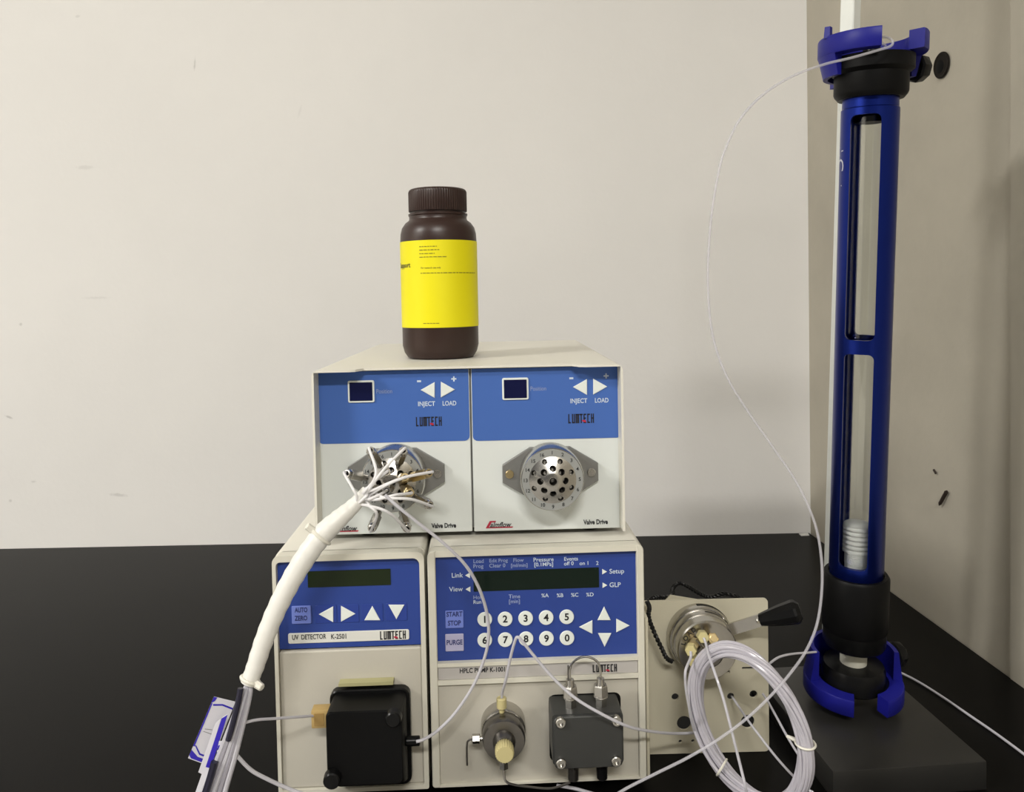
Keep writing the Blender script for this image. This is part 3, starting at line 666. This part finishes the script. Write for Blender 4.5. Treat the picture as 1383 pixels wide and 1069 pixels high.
# ------------------------------------------------------------------ injection valve on its ivory bracket plate
BF = Frame(*at(880, 1017, .795).xy, .6)
bz0 = 0.0005
iv = thing('injection_valve', 'steel injection valve with black lever on an ivory drilled plate', 'valve', BF.M)
q = BF.rect(880, 810, 1037, 1017)
z1 = BF.uv(960, 809.5)[1]; bw_ = q[1]
b = bmesh.new(); prism(b, rrect(-.0145, bw_, bz0, z1, (.0005, .004, .004, .0005)), 0, .0025); pl = obj('bracket_plate', b, m_plate, iv)
cb = bmesh.new()
for px, py, rr in ((912, 940.7, 5), (987, 940, 5), (1017.6, 937, 5.4), (924, 976, 10), (1010, 974, 9.6), (919, 1001, 2.6), (936, 1000.5, 2.6)):
    lx, lz = BF.uv(px, py); rr *= .000755; cyl(cb, (lx, -.01, lz), (lx, .01, lz), rr, n=20)
for px, py in ((978, 907), (1010, 902)):
    x0, x1, z0, zz = BF.rect(px - 8, py - 2, px + 8, py + 2); prism(cb, rrect(x0, x1, z0, zz, .001), -.01, .01)
cut(pl, cb)
b = bmesh.new(); box(b, -.0145, -.0115, -.055, .0025, .012, BF.uv(878, 831, -.05)[1], .0008); obj('side_flange', b, m_plate, iv)
b = bmesh.new(); p = BF.quad([(897, 812), (960, 812), (905, 803)], .012); prism(b, [p[0], p[1], p[2]], .011, .013); obj('folded_tab', b, m_plate, iv)
b = bmesh.new(); x_, z_ = BF.uv(925, 812, .010); box(b, x_ - .012, x_ + .012, .002, .0125, z_ - .012, z_ - .008, .0004); obj('tab_web', b, m_plate, iv)
cx, cz = BF.uv(943.5, 857)
Mv = Matrix.Translation((cx, 0, cz)) @ Matrix.Rotation(math.pi / 2, 4, 'X') @ Matrix.Translation((0, 0, 0))
b = bmesh.new(); lathe(b, [(0, -.001), (.0330, -.001), (.0336, .001), (.0336, .010), (.0322, .0125), (0, .0125)], Mv, 56); br = obj('barrel', b, m_steel, iv)
b = bmesh.new(); lathe(b, [(0, .012), (.0312, .012), (.0312, .020), (.0305, .0215), (.0300, .0215), (.0300, .0225), (0, .0225)], Mv, 56); obj('collar', b, m_steel, br)
b = bmesh.new(); lathe(b, [(0, .022), (.0298, .022), (.0298, .0345), (.0286, .036), (0, .036)], Mv, 56); obj('face_drum', b, m_steel, br)
for rr_, zz_, a0, a1, hh in ((.0338, .005, 35, 95, .0022), (.0314, .0165, 40, 85, .0012)):
    b = bmesh.new(); lathe(b, [(rr_ - .001, zz_ - hh), (rr_, zz_ - hh), (rr_, zz_ + hh), (rr_ - .001, zz_ + hh)], Mv, 24, a0, a1, loop=True); obj('slot', b, m_dark, br)
for i, ch_ in enumerate('LOAD'):
    a = R_(-72 + 13 * i); text(ch_, 0, 0, 0, .0062, m_black, br, bold=.0001, name='lettering', M=Matrix.Translation((cx + math.sin(a) * .0250, -.0363, cz + math.cos(a) * .0250)) @ Matrix.Rotation(a, 4, 'Y') @ Matrix.Rotation(math.pi / 2, 4, 'X'))
b = bmesh.new(); lathe(b, [(0, .035), (.0150, .035), (.0142, .042), (.0120, .0445), (0, .0445)], Mv, 32); obj('stator', b, m_steeld, br)
IN = {}
for key, px, py, dep, brs in (('a', 950.5, 861, -.064, 0), ('b', 933, 879, -.060, 0), ('c', 938.5, 897, -.058, 0), ('d', 963, 862, -.050, 1), ('e', 938, 868, -.050, 1)):
    lx, lz = BF.uv(px, py, dep); B = Vector((lx, dep, lz)); A = Vector((cx + (lx - cx) * .75, -.040, cz + (lz - cz) * .75)); d = (B - A).normalized()
    b = bmesh.new(); cyl(b, A, A + d * .012, .0030, n=12); cyl(b, A + d * .010, B, .0056, .0056, 6, .0007); o = obj('tube_fitting', b, m_brass if brs else m_peek, iv, label=None); IN[key] = BF.M @ B
lx, lz = BF.uv(946, 866, -.052); b = bmesh.new(); A = Vector((lx - .005, -.055, lz + .003)); B = Vector((lx + .005, -.058, lz - .007)); cyl(b, A, B, .0012, n=10); obj('locking_pin', b, m_steel, iv)
# lever
P = lambda px, py, d: Vector((BF.uv(px, py, d)[0], d, BF.uv(px, py, d)[1]))
A = P(975, 853, -.018); B = P(1030, 836, -.030); d = (B - A).normalized(); up = Vector((0, 0, 1)); up = (up - d * up.dot(d)).normalized(); nr = d.cross(up)
b = bmesh.new(); rs = []
for p_ in (A, B): rs.append([b.verts.new(p_ + up * s1_ * .0058 + nr * s2_ * .0014) for s1_, s2_ in ((-1, -1), (1, -1), (1, 1), (-1, 1))])
rings(b, rs); lv = obj('lever', b, m_steel, iv)
b = bmesh.new(); E_ = P(1081, 824, -.040); dd = (E_ - B).normalized(); L = (E_ - B).length; S0 = B - dd * .003
x, y_, z_ = basis(dd); rs = []
for t_, rr in ((0, .0058), (.004, .0068), (L * .55, .0100), (L * .92, .0118), (L * .985, .0112), (L + .003, .0075)):
    rs.append([b.verts.new(S0 + dd * t_ + (x * math.cos(2 * math.pi * i / 10) * 1.0 + y_ * math.sin(2 * math.pi * i / 10)) * rr) for i in range(10)])
rings(b, rs); obj('handle', b, m_dark2, lv, ang=20)
lx, lz = BF.uv(1024, 839, -.032); b = bmesh.new(); cyl(b, (lx, -.030, lz), (lx, -.034, lz), .0018, n=10); obj('rivet', b, m_steel, lv)

# black twisted wire behind the plate
wt_ = thing('twisted_wire', 'thin black twisted wire trailing behind the ivory plate', 'wire', Matrix.Identity(4))
def twist(pts, rad=.0013, turns=2.6):
    S = spline(pts, 24)
    for ph_ in (0, math.pi):
        acc = 0; out = []
        for i, p_ in enumerate(S):
            tt = (S[min(i + 1, len(S) - 1)] - S[max(i - 1, 0)]).normalized(); x, y_, _ = basis(tt); a = ph_ + i * turns / 5
            out.append(p_ + (x * math.cos(a) + y_ * math.sin(a)) * rad)
        b = bmesh.new(); tube(b, out, rad * .95, 6); obj('strand', b, m_wire, wt_)
twist([at(875, 812, .835), at(886, 806, .835), at(900, 806, .84), at(908, 803, .85), at(909, 794, .86), at(917, 787, .865), at(930, 792, .865), at(945, 801, .86), at(960, 806, .855), at(978, 801, .85), at(1000, 807, .845), at(1020, 816, .84)])
twist([at(874, 812, .78), at(877, 820, .778), at(876, 832, .776), at(882, 850, .774), at(892, 872, .772), at(900, 888, .772), at(908, 893, .775)])

# ------------------------------------------------------------------ coil of clear tubing leaning beside the pump
CT, CB_ = at(982, 876, .712), at(1040, 1080, .699)
cc = (CT + CB_) / 2; ev = (CT - CB_) / 2
eu = at(1084, 985, .678) - cc; eu = eu - ev * (eu.dot(ev) / ev.length_squared) * .75
co = thing('tubing_coil', 'oval coil of clear plastic tubing leaning in front of the ivory plate', 'tubing', Matrix.Identity(4))
nrm = eu.cross(ev).normalized()
NT = 19
for j in range(NT):
    a_ = 2 * math.pi * j / (NT - 1); rr_ = (.0062 if j else 0) ; ru = math.cos(a_) * rr_; rn = math.sin(a_) * rr_
    if j > 11: ru *= .5; rn *= .5
    pts = []; ph1 = random.uniform(0, 6.28)
    for i in range(72):
        t_ = 2 * math.pi * i / 72
        rad = (eu * math.cos(t_) + ev * math.sin(t_)); u_ = rad.normalized(); wob = .0009 * math.sin(3 * t_ + ph1)
        a2 = a_ + t_ * (1 if j else 0)
        pts.append(cc + rad + u_ * (math.cos(a2) * math.hypot(ru, rn) + wob) + nrm * (math.sin(a2) * math.hypot(ru, rn) + .0008 * math.cos(2 * t_ + ph1)))
    b = bmesh.new(); tube(b, pts, .0017, 8, closed=True); obj('loop', b, m_coil, co)
for ang_ in (218, -12):
    t_ = R_(ang_); rad = eu * math.cos(t_) + ev * math.sin(t_); u_ = rad.normalized(); tg = (ev * math.cos(t_) - eu * math.sin(t_)).normalized()
    b = bmesh.new(); pts = [cc + rad + (u_ * math.cos(2 * math.pi * i / 24) + nrm * math.sin(2 * math.pi * i / 24)) * .0084 for i in range(24)]
    tube(b, pts, .0011, 6, closed=True)
    if ang_ < 0:
        A = cc + rad - u_ * .006; cyl(b, A, A - u_ * .010 + tg * .001, .0022, .0014, 8)
    obj('tie', b, m_tie, co)

# ------------------------------------------------------------------ column stand
BZ = .028
fl_, fr_, bl_ = atz(1125, 1041.5, BZ), atz(1333, 1027.5, BZ), atz(989, 904, BZ)
ex = (fr_ - fl_); ex.z = 0; wl = ex.length; ex.normalize(); ey = Vector((-ex.y, ex.x, 0)); dl = (bl_ - fl_).dot(ey)
SM = Matrix.Translation((fl_.x, fl_.y, 0)) @ Matrix.Rotation(math.atan2(ex.y, ex.x), 4, 'Z'); SI = SM.inverted()
cs = thing('column_stand', 'laboratory stand with dark metal base, white rod and two blue clamps', 'stand', SM)
b = bmesh.new(); box(b, 0, wl, 0, dl, .0, BZ, .0012); obj('base_plate', b, m_base, cs)
# column axis
CBt, CTp = at(1156, 776, .828), at(1175.5, 140, .790)
zc = (CTp - CBt).normalized(); LC = (CTp - CBt).length
phi = -R_(33); yc = -Vector((math.sin(phi), -math.cos(phi), 0)); yc = (yc - zc * yc.dot(zc)).normalized(); xc = yc.cross(zc)
CM = Matrix.Identity(4)
for i in range(3): CM[i][0] = xc[i]; CM[i][1] = yc[i]; CM[i][2] = zc[i]; CM[i][3] = CBt[i]
def pix(p):
    d = p - CAMP; f_ = d.dot(FWD); return CX + FX * d.dot(RIGHT) / f_, CY - FX * d.dot(UP) / f_
def sax(py):                                           # distance along the column axis whose image row is py
    lo, hi = -.3, .8
    for _ in range(50):
        mm_ = (lo + hi) / 2
        if pix(CM @ Vector((0, 0, mm_)))[1] > py: lo = mm_
        else: hi = mm_
    return lo
# rod, parallel to the column and behind it
rb = atz(1121, 914, BZ); rt = at(1150, -30, .848)
zr = (rt - rb).normalized(); RA = R_(-52); x_ = Vector((math.cos(RA), math.sin(RA), 0)); x_ = (x_ - zr * x_.dot(zr)).normalized(); y_ = zr.cross(x_)
b = bmesh.new(); hw = .0078; rs = []
for p_ in (rb - zr * .004, rb + zr * .95):
    rs.append([b.verts.new(p_ + x_ * u_ * hw + y_ * v_ * hw) for u_, v_ in ((-1, -.85), (-.85, -1), (.85, -1), (1, -.85), (1, .85), (.85, 1), (-.85, 1), (-1, .85))])
rings(b, rs); obj('rod', b, m_rod, cs, W=SM, ang=20)
def clamp(z0, flip):
    """blue C-shaped jaw: a thick ring open to the front and a tapered wall behind, on an arm reaching the rod"""
    s_ = -1 if flip else 1
    Rr = Matrix.Rotation(-phi, 4, 'Z')                 # column frame -> unrotated about its axis
    MM = CM @ Matrix.Translation((0, 0, z0)) @ Rr
    if flip: MM = MM @ Matrix.Scale(-1, 4, Vector((0, 0, 1)))
    o0 = -78 + (0 if not flip else -14); gp = 27 if not flip else 20     # direction and half width of the opening
    b = bmesh.new(); lathe(b, [(.036, .020), (.0500, .020), (.0508, .0215), (.0508, .0365), (.0500, .038), (.036, .038)], MM, 44, o0 + gp, o0 + 360 - gp, loop=True)
    j = obj('clamp_jaw', b, m_jaw, cs, W=SM)
    b = bmesh.new(); lathe(b, [(.0405, -.012 if flip else 0), (.0450, -.012 if flip else 0), (.0500, .0205), (.0405, .0205)], MM, 36, o0 + 78, o0 + 360 - 78, loop=True); obj('jaw_wall', b, m_jaw, j, W=SM)
    pr_ = rb + zr * ((MM @ Vector((0, 0, .02)) - rb).dot(zr)); cp = MM @ Vector((0, 0, .02)); d = (pr_ - cp); d -= zr * d.dot(zr); dn = d.normalized(); sd = zr.cross(dn)
    b = bmesh.new(); rs = []
    for t_, hw_, hz in ((.043, .013, .014), (.056, .014, .016), (d.length + .014, .015, .016)):
        rs.append([b.verts.new(cp + dn * t_ + sd * u_ * hw_ + zr * v_ * hz) for u_, v_ in ((-1, -1), (1, -1), (1, 1), (-1, 1))])
    rings(b, rs); obj('clamp_arm', b, m_jaw, j, W=SM)
    # lug on the left and black star knob on the right
    a = R_(190); l0 = MM @ Vector((math.cos(a) * .0485, math.sin(a) * .0485, .036)); l1 = MM @ Vector((math.cos(a) * .0480, math.sin(a) * .0480, .047))
    if not flip:
        b = bmesh.new(); cyl(b, l0, l1, .0042, .0038, 4); obj('lug', b, m_jaw, j, W=SM)
    kc = MM @ Vector((.043, .010 if not flip else .012, .010 if not flip else .004)); kd = (MM.to_3x3() @ Vector((1, .28, 0))).normalized()
    b = bmesh.new(); cyl(b, kc - kd * .004, kc + kd * .006, .008, .008, 16); cyl(b, kc + kd * .005, kc + kd * .018, .0145, .0130, 8, .002); obj('clamp_knob', b, m_dark2, j, W=SM)
clamp(sax(104) , False)
clamp(sax(889), True)

# ------------------------------------------------------------------ column
cl = thing('glass_column', 'tall blue slotted tube holding a clear glass column between black end fittings', 'column', CM)
RT = .0274
b = bmesh.new(); lathe(b, [(RT - .0045, -.001), (RT - .001, -.001), (RT - .001, .0065), (RT, .008), (RT, LC - .006), (RT - .001, LC - .005), (RT - .001, LC + .006), (RT - .0045, LC + .006)], n=96, loop=True)
sl = obj('slotted_tube', b, m_anod, cl)
cb = bmesh.new()
for ya, yb in ((158, 455.5), (474, 757)):
    prism(cb, rrect(-.0140, .0140, sax(yb), sax(ya), .0055), -.06, .06)
cut(sl, cb)
b = bmesh.new(); gi, go = .0146, .0176; lathe(b, [(gi, .002), (go, .002), (go, LC - .002), (gi, LC - .002)], n=64, loop=True); obj('glass_tube', b, m_glass, cl)
b = bmesh.new(); prof = [(0, -.004)]; z0, z1, z2 = sax(759), sax(743), sax(706)
prof += [(.0118, -.004), (.0118, z0)]; k_ = 9
for i in range(k_): 
    a0 = z0 + (z1 - z0) * i / k_; h_ = (z1 - z0) / k_; prof += [(.0112, a0), (.0122, a0 + h_ * .3), (.0122, a0 + h_ * .7), (.0112, a0 + h_)]
k_ = 6
for i in range(k_):
    a0 = z1 + (z2 - z1) * i / k_; h_ = (z2 - z1) / k_; prof += [(.0112, a0), (.0143, a0 + h_ * .15), (.0143, a0 + h_ * .7), (.0112, a0 + h_ * .85)]
prof += [(.0138, z2), (.0060, z2 + .001), (0, z2)]
lathe(b, prof, n=40); obj('ribbed_piston', b, m_ptfe, cl)
b = bmesh.new(); lathe(b, [(0, sax(166)), (.0144, sax(166)), (.0144, LC + .004), (0, LC + .004)], n=40); obj('upper_piston', b, m_dark, cl)
# end fittings
b = bmesh.new(); rl = .0335
lathe(b, [(0, sax(846)), (rl - .001, sax(846)), (rl, sax(843)), (rl, .0), (rl - .002, .003), (RT + .0006, .003), (RT + .0006, .0), (0, 0)][::-1], n=64); obj('lower_collar', b, m_dark, cl)
b = bmesh.new(); lathe(b, [(0, sax(868)), (.0300, sax(868)), (.0318, sax(864)), (.0318, sax(846)), (0, sax(846))], n=64); obj('lower_ring', b, m_dark2, cl)
b = bmesh.new(); lathe(b, [(0, sax(905)), (.0135, sax(905)), (.0140, sax(866)), (0, sax(866))], n=40); obj('white_neck', b, mat('ivory_neck', (.62, .61, .52), .45), cl)
b = bmesh.new(); lathe(b, [(0, sax(923)), (.030, sax(923)), (.0325, sax(920)), (.0325, sax(899)), (.0305, sax(894)), (.0135, sax(893)), (0, sax(893))], n=64); obj('adjusting_nut', b, m_dark2, cl)
b = bmesh.new(); ru = .0348
lathe(b, [(0, LC + .004), (ru - .004, LC + .004), (ru - .001, LC + .0075), (ru, LC + .010), (ru, sax(102)), (.0395, sax(97)), (.0395, sax(79)), (0, sax(79))], n=64); obj('upper_collar', b, m_dark, cl)
b = bmesh.new(); lathe(b, [(0, sax(80)), (.010, sax(80)), (.0085, sax(66)), (.004, sax(62)), (0, sax(62))], n=32); obj('top_fitting', b, m_dark2, cl)
for s_, py, sz in (('V', 203, .017), ('C', 222, .020), ('.', 250, .012)):    # white print running down the tube, mostly round its far side
    me = text_mesh(s_, sz); A0 = -R_(90) - R_(72)
    for v in me.vertices:
        a = A0 - R_(22) + v.co.y / RT * -1; v.co = Vector(((RT + .0002) * math.cos(a + R_(33)), (RT + .0002) * math.sin(a + R_(33)), sax(py) - v.co.x))
    link('lettering', me, mat('pale_tube_print', (.55, .56, .66), .5), sl, ang=0)

# ------------------------------------------------------------------ tube bundle with its tags
tb = thing('tube_bundle', 'thick white sleeved bundle of tubes hanging from the left valve with paper tags', 'tubing', Matrix.Identity(4))
path = [at(496, 662, .682), at(478, 682, .676), at(458, 700, .670), at(436, 721, .665), at(414, 750, .660), at(392, 786, .656), at(372, 826, .652), at(356, 866, .648), at(344, 902, .645), at(336, 922, .643)]
S = spline(path, 8); N = len(S); rad = []
for i in range(N):
    t_ = i / (N - 1); r_ = .0050 + .0042 * min(1, t_ / .30) if t_ < .3 else .0092 - .0022 * max(0, (t_ - .45) / .55)
    rad.append(r_ * (1 + .03 * math.sin(i * 1.7)))
b = bmesh.new(); tube(b, S, rad, 18); obj('sleeve', b, m_sleeve, tb, ang=60)
JN = [S[i] for i in (2, 5, 8, 11, 14)]
bend = {0: (508, 636), 1: (520, 632), 2: (474, 655), 3: (505, 650), 4: (545, 645), 5: (535, 668), 6: (555, 674), 7: (509, 695), 8: (528, 694), 9: (512, 668), 10: (530, 650), 11: (496, 668)}
bend2 = {0: (500, 656), 1: (500, 658), 2: (482, 672), 3: (492, 664), 4: (512, 660), 5: (510, 674), 6: (520, 672), 7: (500, 684), 8: (503, 684), 9: (498, 674), 10: (508, 660), 11: (488, 676)}
for i, (tp, d) in enumerate(TIPS):
    b = bmesh.new(); j = JN[i % 3] + Vector((random.uniform(-.003, .003), random.uniform(-.002, .002), random.uniform(-.003, .003)))
    pts = [tp - d * .004, tp + d * .004, at(*bend[i], .674), at(*bend2[i], .672), j, S[22]]
    tube(b, spline(pts, 7), .00130, 8); obj('tube', b, m_fan, tb)
for px, py, Y, sgn in ((434, 722, .665, -1), (339, 917, .6435, 1)):
    c_ = min(range(N), key=lambda i: (S[i] - at(px, py, Y)).length); tg = (S[min(c_ + 1, N - 1)] - S[c_ - 1]).normalized(); x, y_, _ = basis(tg); rr_ = rad[c_] + .0006
    b = bmesh.new(); pts = [S[c_] + (x * math.cos(2 * math.pi * i / 28) + y_ * math.sin(2 * math.pi * i / 28)) * rr_ for i in range(28)]
    tube(b, pts, .0016, 6, closed=True); sd = Vector((sgn, -.4, 0)); sd = (sd - tg * sd.dot(tg)).normalized()
    A = S[c_] + sd * (rr_ - .001); cyl(b, A, A + sd * .0075, .0034, .0030, 8, .0006); obj('cable_tie', b, m_tie, tb)
# free tube ends below the lower tie, down to the bench
for i, (dx, col_) in enumerate(((-9, 0), (-5, 1), (-1, 0), (3, 1), (7, 0))):
    b = bmesh.new(); pts = [S[-4], at(333 + dx * .6, 938, .642), at(322 + dx, 975, .640), at(308 + dx * 1.4, 1020, .638), at(292 + dx * 1.8, 1066, .636), at(282 + dx * 2, 1100, .634)]
    pts = [p_ if p_.z > .004 else Vector((p_.x, p_.y, .004)) for p_ in pts]
    tube(b, spline(pts, 6), .0022, 8); obj('tube', b, m_clear if col_ == 0 else mat('smoky_tubing', (.30, .29, .33), .25), tb)
for i, pts in enumerate(([at(325, 929, .638), at(322, 945, .6365), at(318, 962, .6355), at(313, 982, .635), at(308, 999, .6345)], [at(290, 1028, .634), at(284, 1050, .633), at(277, 1072, .632)])):
    b = bmesh.new(); tube(b, spline(pts, 5), .0024 if i == 0 else .0030, 8); obj('dark_tube', b, mat('dark_tubing', (.012, .011, .028), .3), tb)
def flag(corners, Y, label, border, lines=False):
    """paper tag: four corners in photo pixels at depth Y, with a printed blue border"""
    TLc, TRc, BRc, BLc = [at(*p_, Y + dz) for p_, dz in corners]
    nrm_ = (TRc - TLc).cross(BLc - TLc).normalized()
    if nrm_.y > 0: nrm_ = -nrm_
    def q_(u, v): return (TLc * (1 - u) + TRc * u) * (1 - v) + (BLc * (1 - u) + BRc * u) * v
    def sheet(poly, off, thk):
        b = bmesh.new(); rings(b, [[b.verts.new(q_(u, v) + nrm_ * (off + thk)) for u, v in poly], [b.verts.new(q_(u, v) + nrm_ * off) for u, v in poly]]); return b
    o = obj('paper_tag', sheet([(0, 0), (1, 0), (1, 1), (0, 1)], 0, .0004), m_paper, tb, ang=0, label=label)
    for poly in border: obj('blue_border', sheet(poly, .0004, .00015), m_tagblue, o, ang=0)
    if lines:
        for poly in lines: obj('pen_line', sheet(poly, .0004, .00015), m_flange, o, ang=0)
flag((((289, 940), 0), ((318, 947), .004), ((284, 1034), .004), ((254, 1023), 0)), .652, 'white paper tag with blue border',
     [[(0, 0), (.16, 0), (.12, .06), (0, .10)], [(0, .10), (.06, .10), (.06, .80), (0, .80)], [(.1, .11), (.5, .075), (1, .095), (1, .12), (.5, .10), (.12, .135)],
      [(0, .86), (.35, .93), (1, .93), (1, .985), (.12, .985), (0, .95)], [(.05, .78), (.12, .78), (.40, .87), (1, .87), (1, .895), (.38, .895)]],
     [[(.18, .50), (.5, .48), (.5, .487), (.18, .507)], [(.16, .54), (.62, .545), (.62, .552), (.16, .547)]])
flag((((300, 968), 0), ((308, 963), .0), ((284, 1040), .0), ((277, 1038), 0)), .645, 'folded blue paper tag', [[(0, .02), (1, .02), (1, .98), (0, .98)]])
flag((((291, 976), 0), ((299, 969), .0), ((276, 1046), .0), ((268, 1042), 0)), .648, None, [])
flag((((296, 1000), 0), ((306, 1000), .0), ((302, 1030), .0), ((290, 1030), 0)), .643, None, [[(0, .2), (1, .1), (1, .3), (0, .4)], [(0, .5), (1, .4), (1, .75), (0, .8)]])
flag((((276, 1035), 0), ((285, 1037), .0), ((276, 1075), .0), ((263, 1072), 0)), .640, None, [])

# ------------------------------------------------------------------ loose tubing runs
def line(name, label, pts, r_, material, cat='tubing'):
    b = bmesh.new(); tube(b, spline(pts, 10), r_, 8); o = obj(name, b, material); return tag(o, label, cat)
line('plastic_tubing', 'milky tube curving down over the blue numbered keypad', [at(520, 668, .664), at(540, 686, .662), at(565, 706, .664), at(600, 734, .668), at(628, 762, .674), at(646, 792, .682), at(657, 825, .690), at(660, 856, .694), at(655, 886, .698), at(640, 924, .702), at(615, 962, .702), at(590, 987, .698), at(572, 998, .692), at(562, 1001, .690)], .00145, m_tube)
line('plastic_tubing', 'milky tube peaking over key eight and dropping to the ivory plate', [PUMP_TOP - Vector((0, 0, .003)), PUMP_TOP + Vector((.001, -.002, .006)), at(683, 918, .704), at(690, 885, .698), at(696, 864, .694), at(699, 860, .693), at(704, 864, .692), at(722, 886, .692), at(748, 916, .690), at(778, 943, .686), at(815, 965, .684), at(850, 981, .690), at(885, 988, .712), at(915, 990, .740), at(940, 989, .752)], .00135, m_tube)
line('plastic_tubing', 'long clear tube arching from the column top down past the coil', [at(1196, 62, .770), at(1185, 52, .765), at(1197, 50, .750), at(1205, 55, .742), at(1203, 62, .738), at(1185, 68, .735), at(1150, 78, .732), at(1113, 87, .730), at(1070, 103, .728), at(1030, 128, .726), at(1000, 160, .724), at(980, 200, .722), at(970, 235, .722), at(960, 300, .722), at(956, 380, .722), at(962, 450, .722), at(980, 505, .722), at(1010, 555, .722), at(1045, 605, .722), at(1078, 655, .721), at(1100, 705, .720), at(1109, 750, .718), at(1110, 795, .714), at(1104, 840, .710), at(1090, 876, .694), at(1068, 908, .676), at(1040, 940, .665), at(1008, 970, .661), at(970, 998, .659), at(930, 1022, .658), at(890, 1042, .658), at(850, 1062, .657), at(815, 1082, .660), atz(775, 1098, .0022), atz(740, 1096, .0022)], .0013, m_fine)
line('plastic_tubing', 'short milky tube from the paper tags to the tan fitting', [at(322, 978, .642), at(345, 972, .650), at(370, 970, .664), at(398, 968, .680), at(424, 966, .6975)], .00125, m_tube)
line('plastic_tubing', 'milky tube sagging from the paper tags across the detector foot', [at(314, 1010, .640), at(322, 1022, .640), at(340, 1040, .643), at(362, 1052, .647), at(384, 1062, .651), at(410, 1072, .654), at(440, 1080, .657), atz(475, 1088, .0022), atz(500, 1085, .0022)], .0016, m_tube)
line('plastic_tubing', 'clear tube running from the yellow nut down across the coil', [IN['a'], IN['a'] + Vector((.001, -.004, -.004)), at(957, 884, .712), at(966, 910, .690), at(976, 940, .680), at(984, 970, .674), at(992, 1002, .670), at(1000, 1034, .666), at(1008, 1068, .662), atz(1013, 1100, .0022), atz(1020, 1092, .0022)], .0013, m_clear)
line('plastic_tubing', 'milky tube looping from the left yellow nut down beside the coil', [IN['b'], IN['b'] + Vector((-.001, -.003, -.005)), at(926, 905, .716), at(926, 925, .716), at(929, 945, .718), at(933, 965, .722), at(938, 985, .730)], .0013, m_tube)
line('plastic_tubing', 'grey tube from plate hole running down through the coil', [at(988, 940, .797), at(990, 942, .785), at(998, 954, .770), at(1010, 972, .755), at(1028, 996, .742), at(1050, 1024, .730), at(1072, 1048, .722), at(1092, 1066, .716), at(1098, 1070, .714), atz(1108, 1085, .0022), atz(1118, 1090, .0022)], .0012, m_clear)
line('plastic_tubing', 'clear tube behind the coil right of the plate edge', [at(1030, 936, .78), at(1036, 945, .775), at(1050, 970, .765), at(1062, 992, .755), at(1074, 1012, .745), at(1082, 1024, .738)], .0012, m_clear)
line('plastic_tubing', 'short clear tube bridging the coil and the lower blue clamp', [at(1040, 895, .735), at(1050, 888, .745), at(1062, 884, .755), at(1076, 882, .765), at(1090, 881, .775), at(1102, 880, .785)], .0011, m_tube)
line('plastic_tubing', 'dim grey tube lying on the bench right of the stand', [atz(1196, 900, .0022), atz(1212, 906, .0022), atz(1240, 920, .0022), atz(1275, 942, .0022), atz(1310, 966, .0022), atz(1345, 990, .0022), atz(1383, 1018, .0022), atz(1400, 1032, .0022)], .0014, m_tube)
line('plastic_tubing', 'milky tube lying on the bench under the pump', [atz(752, 1060, .003), atz(775, 1064, .003), atz(800, 1071, .003), atz(830, 1079, .003)], .0016, m_tube)

# ------------------------------------------------------------------ things on the right wall and at the bench edge
wn = Vector((-math.cos(RY), -math.sin(RY), 0)); wp = Vector((XW, YW, 0))
def onwall(px, py): return atx(px, py, wp, wn)
pe = onwall(1367, 700).y; bm = bmesh.new(); e0 = Vector((XW + (YW - pe) * k, pe, 0)); dv = Vector((k, -1, 0)).normalized(); tpts = [e0, e0 + wn * .0035 + dv * .002, e0 + dv * .55 + wn * .0035, e0 + dv * .55]
rings(bm, [[bm.verts.new((v.x, v.y, z)) for v in tpts] for z in (.0005, CE - .001)]); structure('trim_1', bm, m_wallr)
c_ = onwall(1272, 88); x, y_, z_ = basis(wn); MW = Matrix.Identity(4)
for i in range(3): MW[i][0] = x[i]; MW[i][1] = y_[i]; MW[i][2] = z_[i]; MW[i][3] = c_[i]
wpg = thing('wall_plug', 'round black cable plug set in the right wall beside the upper clamp', 'wall plug', MW)
b = bmesh.new(); lathe(b, [(.0165, 0), (.0178, 0), (.0178, .0012), (.0165, .0022), (.0125, .0010)], n=40); lathe(b, [(0, .0003), (.0128, .0003), (.0128, .0011), (0, .0011)], n=32); obj('rim', b, mat('dark_brown_plug', (.010, .008, .006), .6, spec=.1), wpg)
b = bmesh.new(); lathe(b, [(0, .0011), (.0090, .0011), (.0082, .0016), (0, .0016)], n=28, M=Matrix.Translation((-.003, -.001, 0))); obj('cap', b, m_rubber, wpg)
b = bmesh.new(); A = onwall(1280, 664) + wn * .002; B = onwall(1272, 682) + wn * .004; d = (B - A).normalized(); cyl(b, A, A + (B - A) * .85, .0026, .0024, 10); cyl(b, A + (B - A) * .85, B, .0024, .0006, 10); cyl(b, A - d * .002, A, .0014, n=8)
tag(obj('wall_screw', b, mat('rusty_screw', (.025, .016, .012), .6)), 'small dark pointed screw stuck on the right wall', 'screw')
b = bmesh.new(); A = onwall(1262.5, 634) + wn * .0015; B = onwall(1265.5, 639) + wn * .002; cyl(b, A, B, .0016, .0014, 8)
tag(obj('wall_chip', b, MATS['rusty_screw']), 'tiny dark speck on the right wall above the screw', 'speck')
b = bmesh.new(); p_ = [atz(1079, 720.5, .001), atz(1091, 720, .001), atz(1093, 722.5, .001), atz(1082, 723, .001)]
rings(b, [[b.verts.new(v + Vector((0, 0, h_))) for v in p_] for h_ in (-.0008, .0008)])
tag(obj('paper_scrap', b, mat('white_scrap', (.75, .74, .72), .6)), 'small white paper scrap at the far bench corner', 'paper')
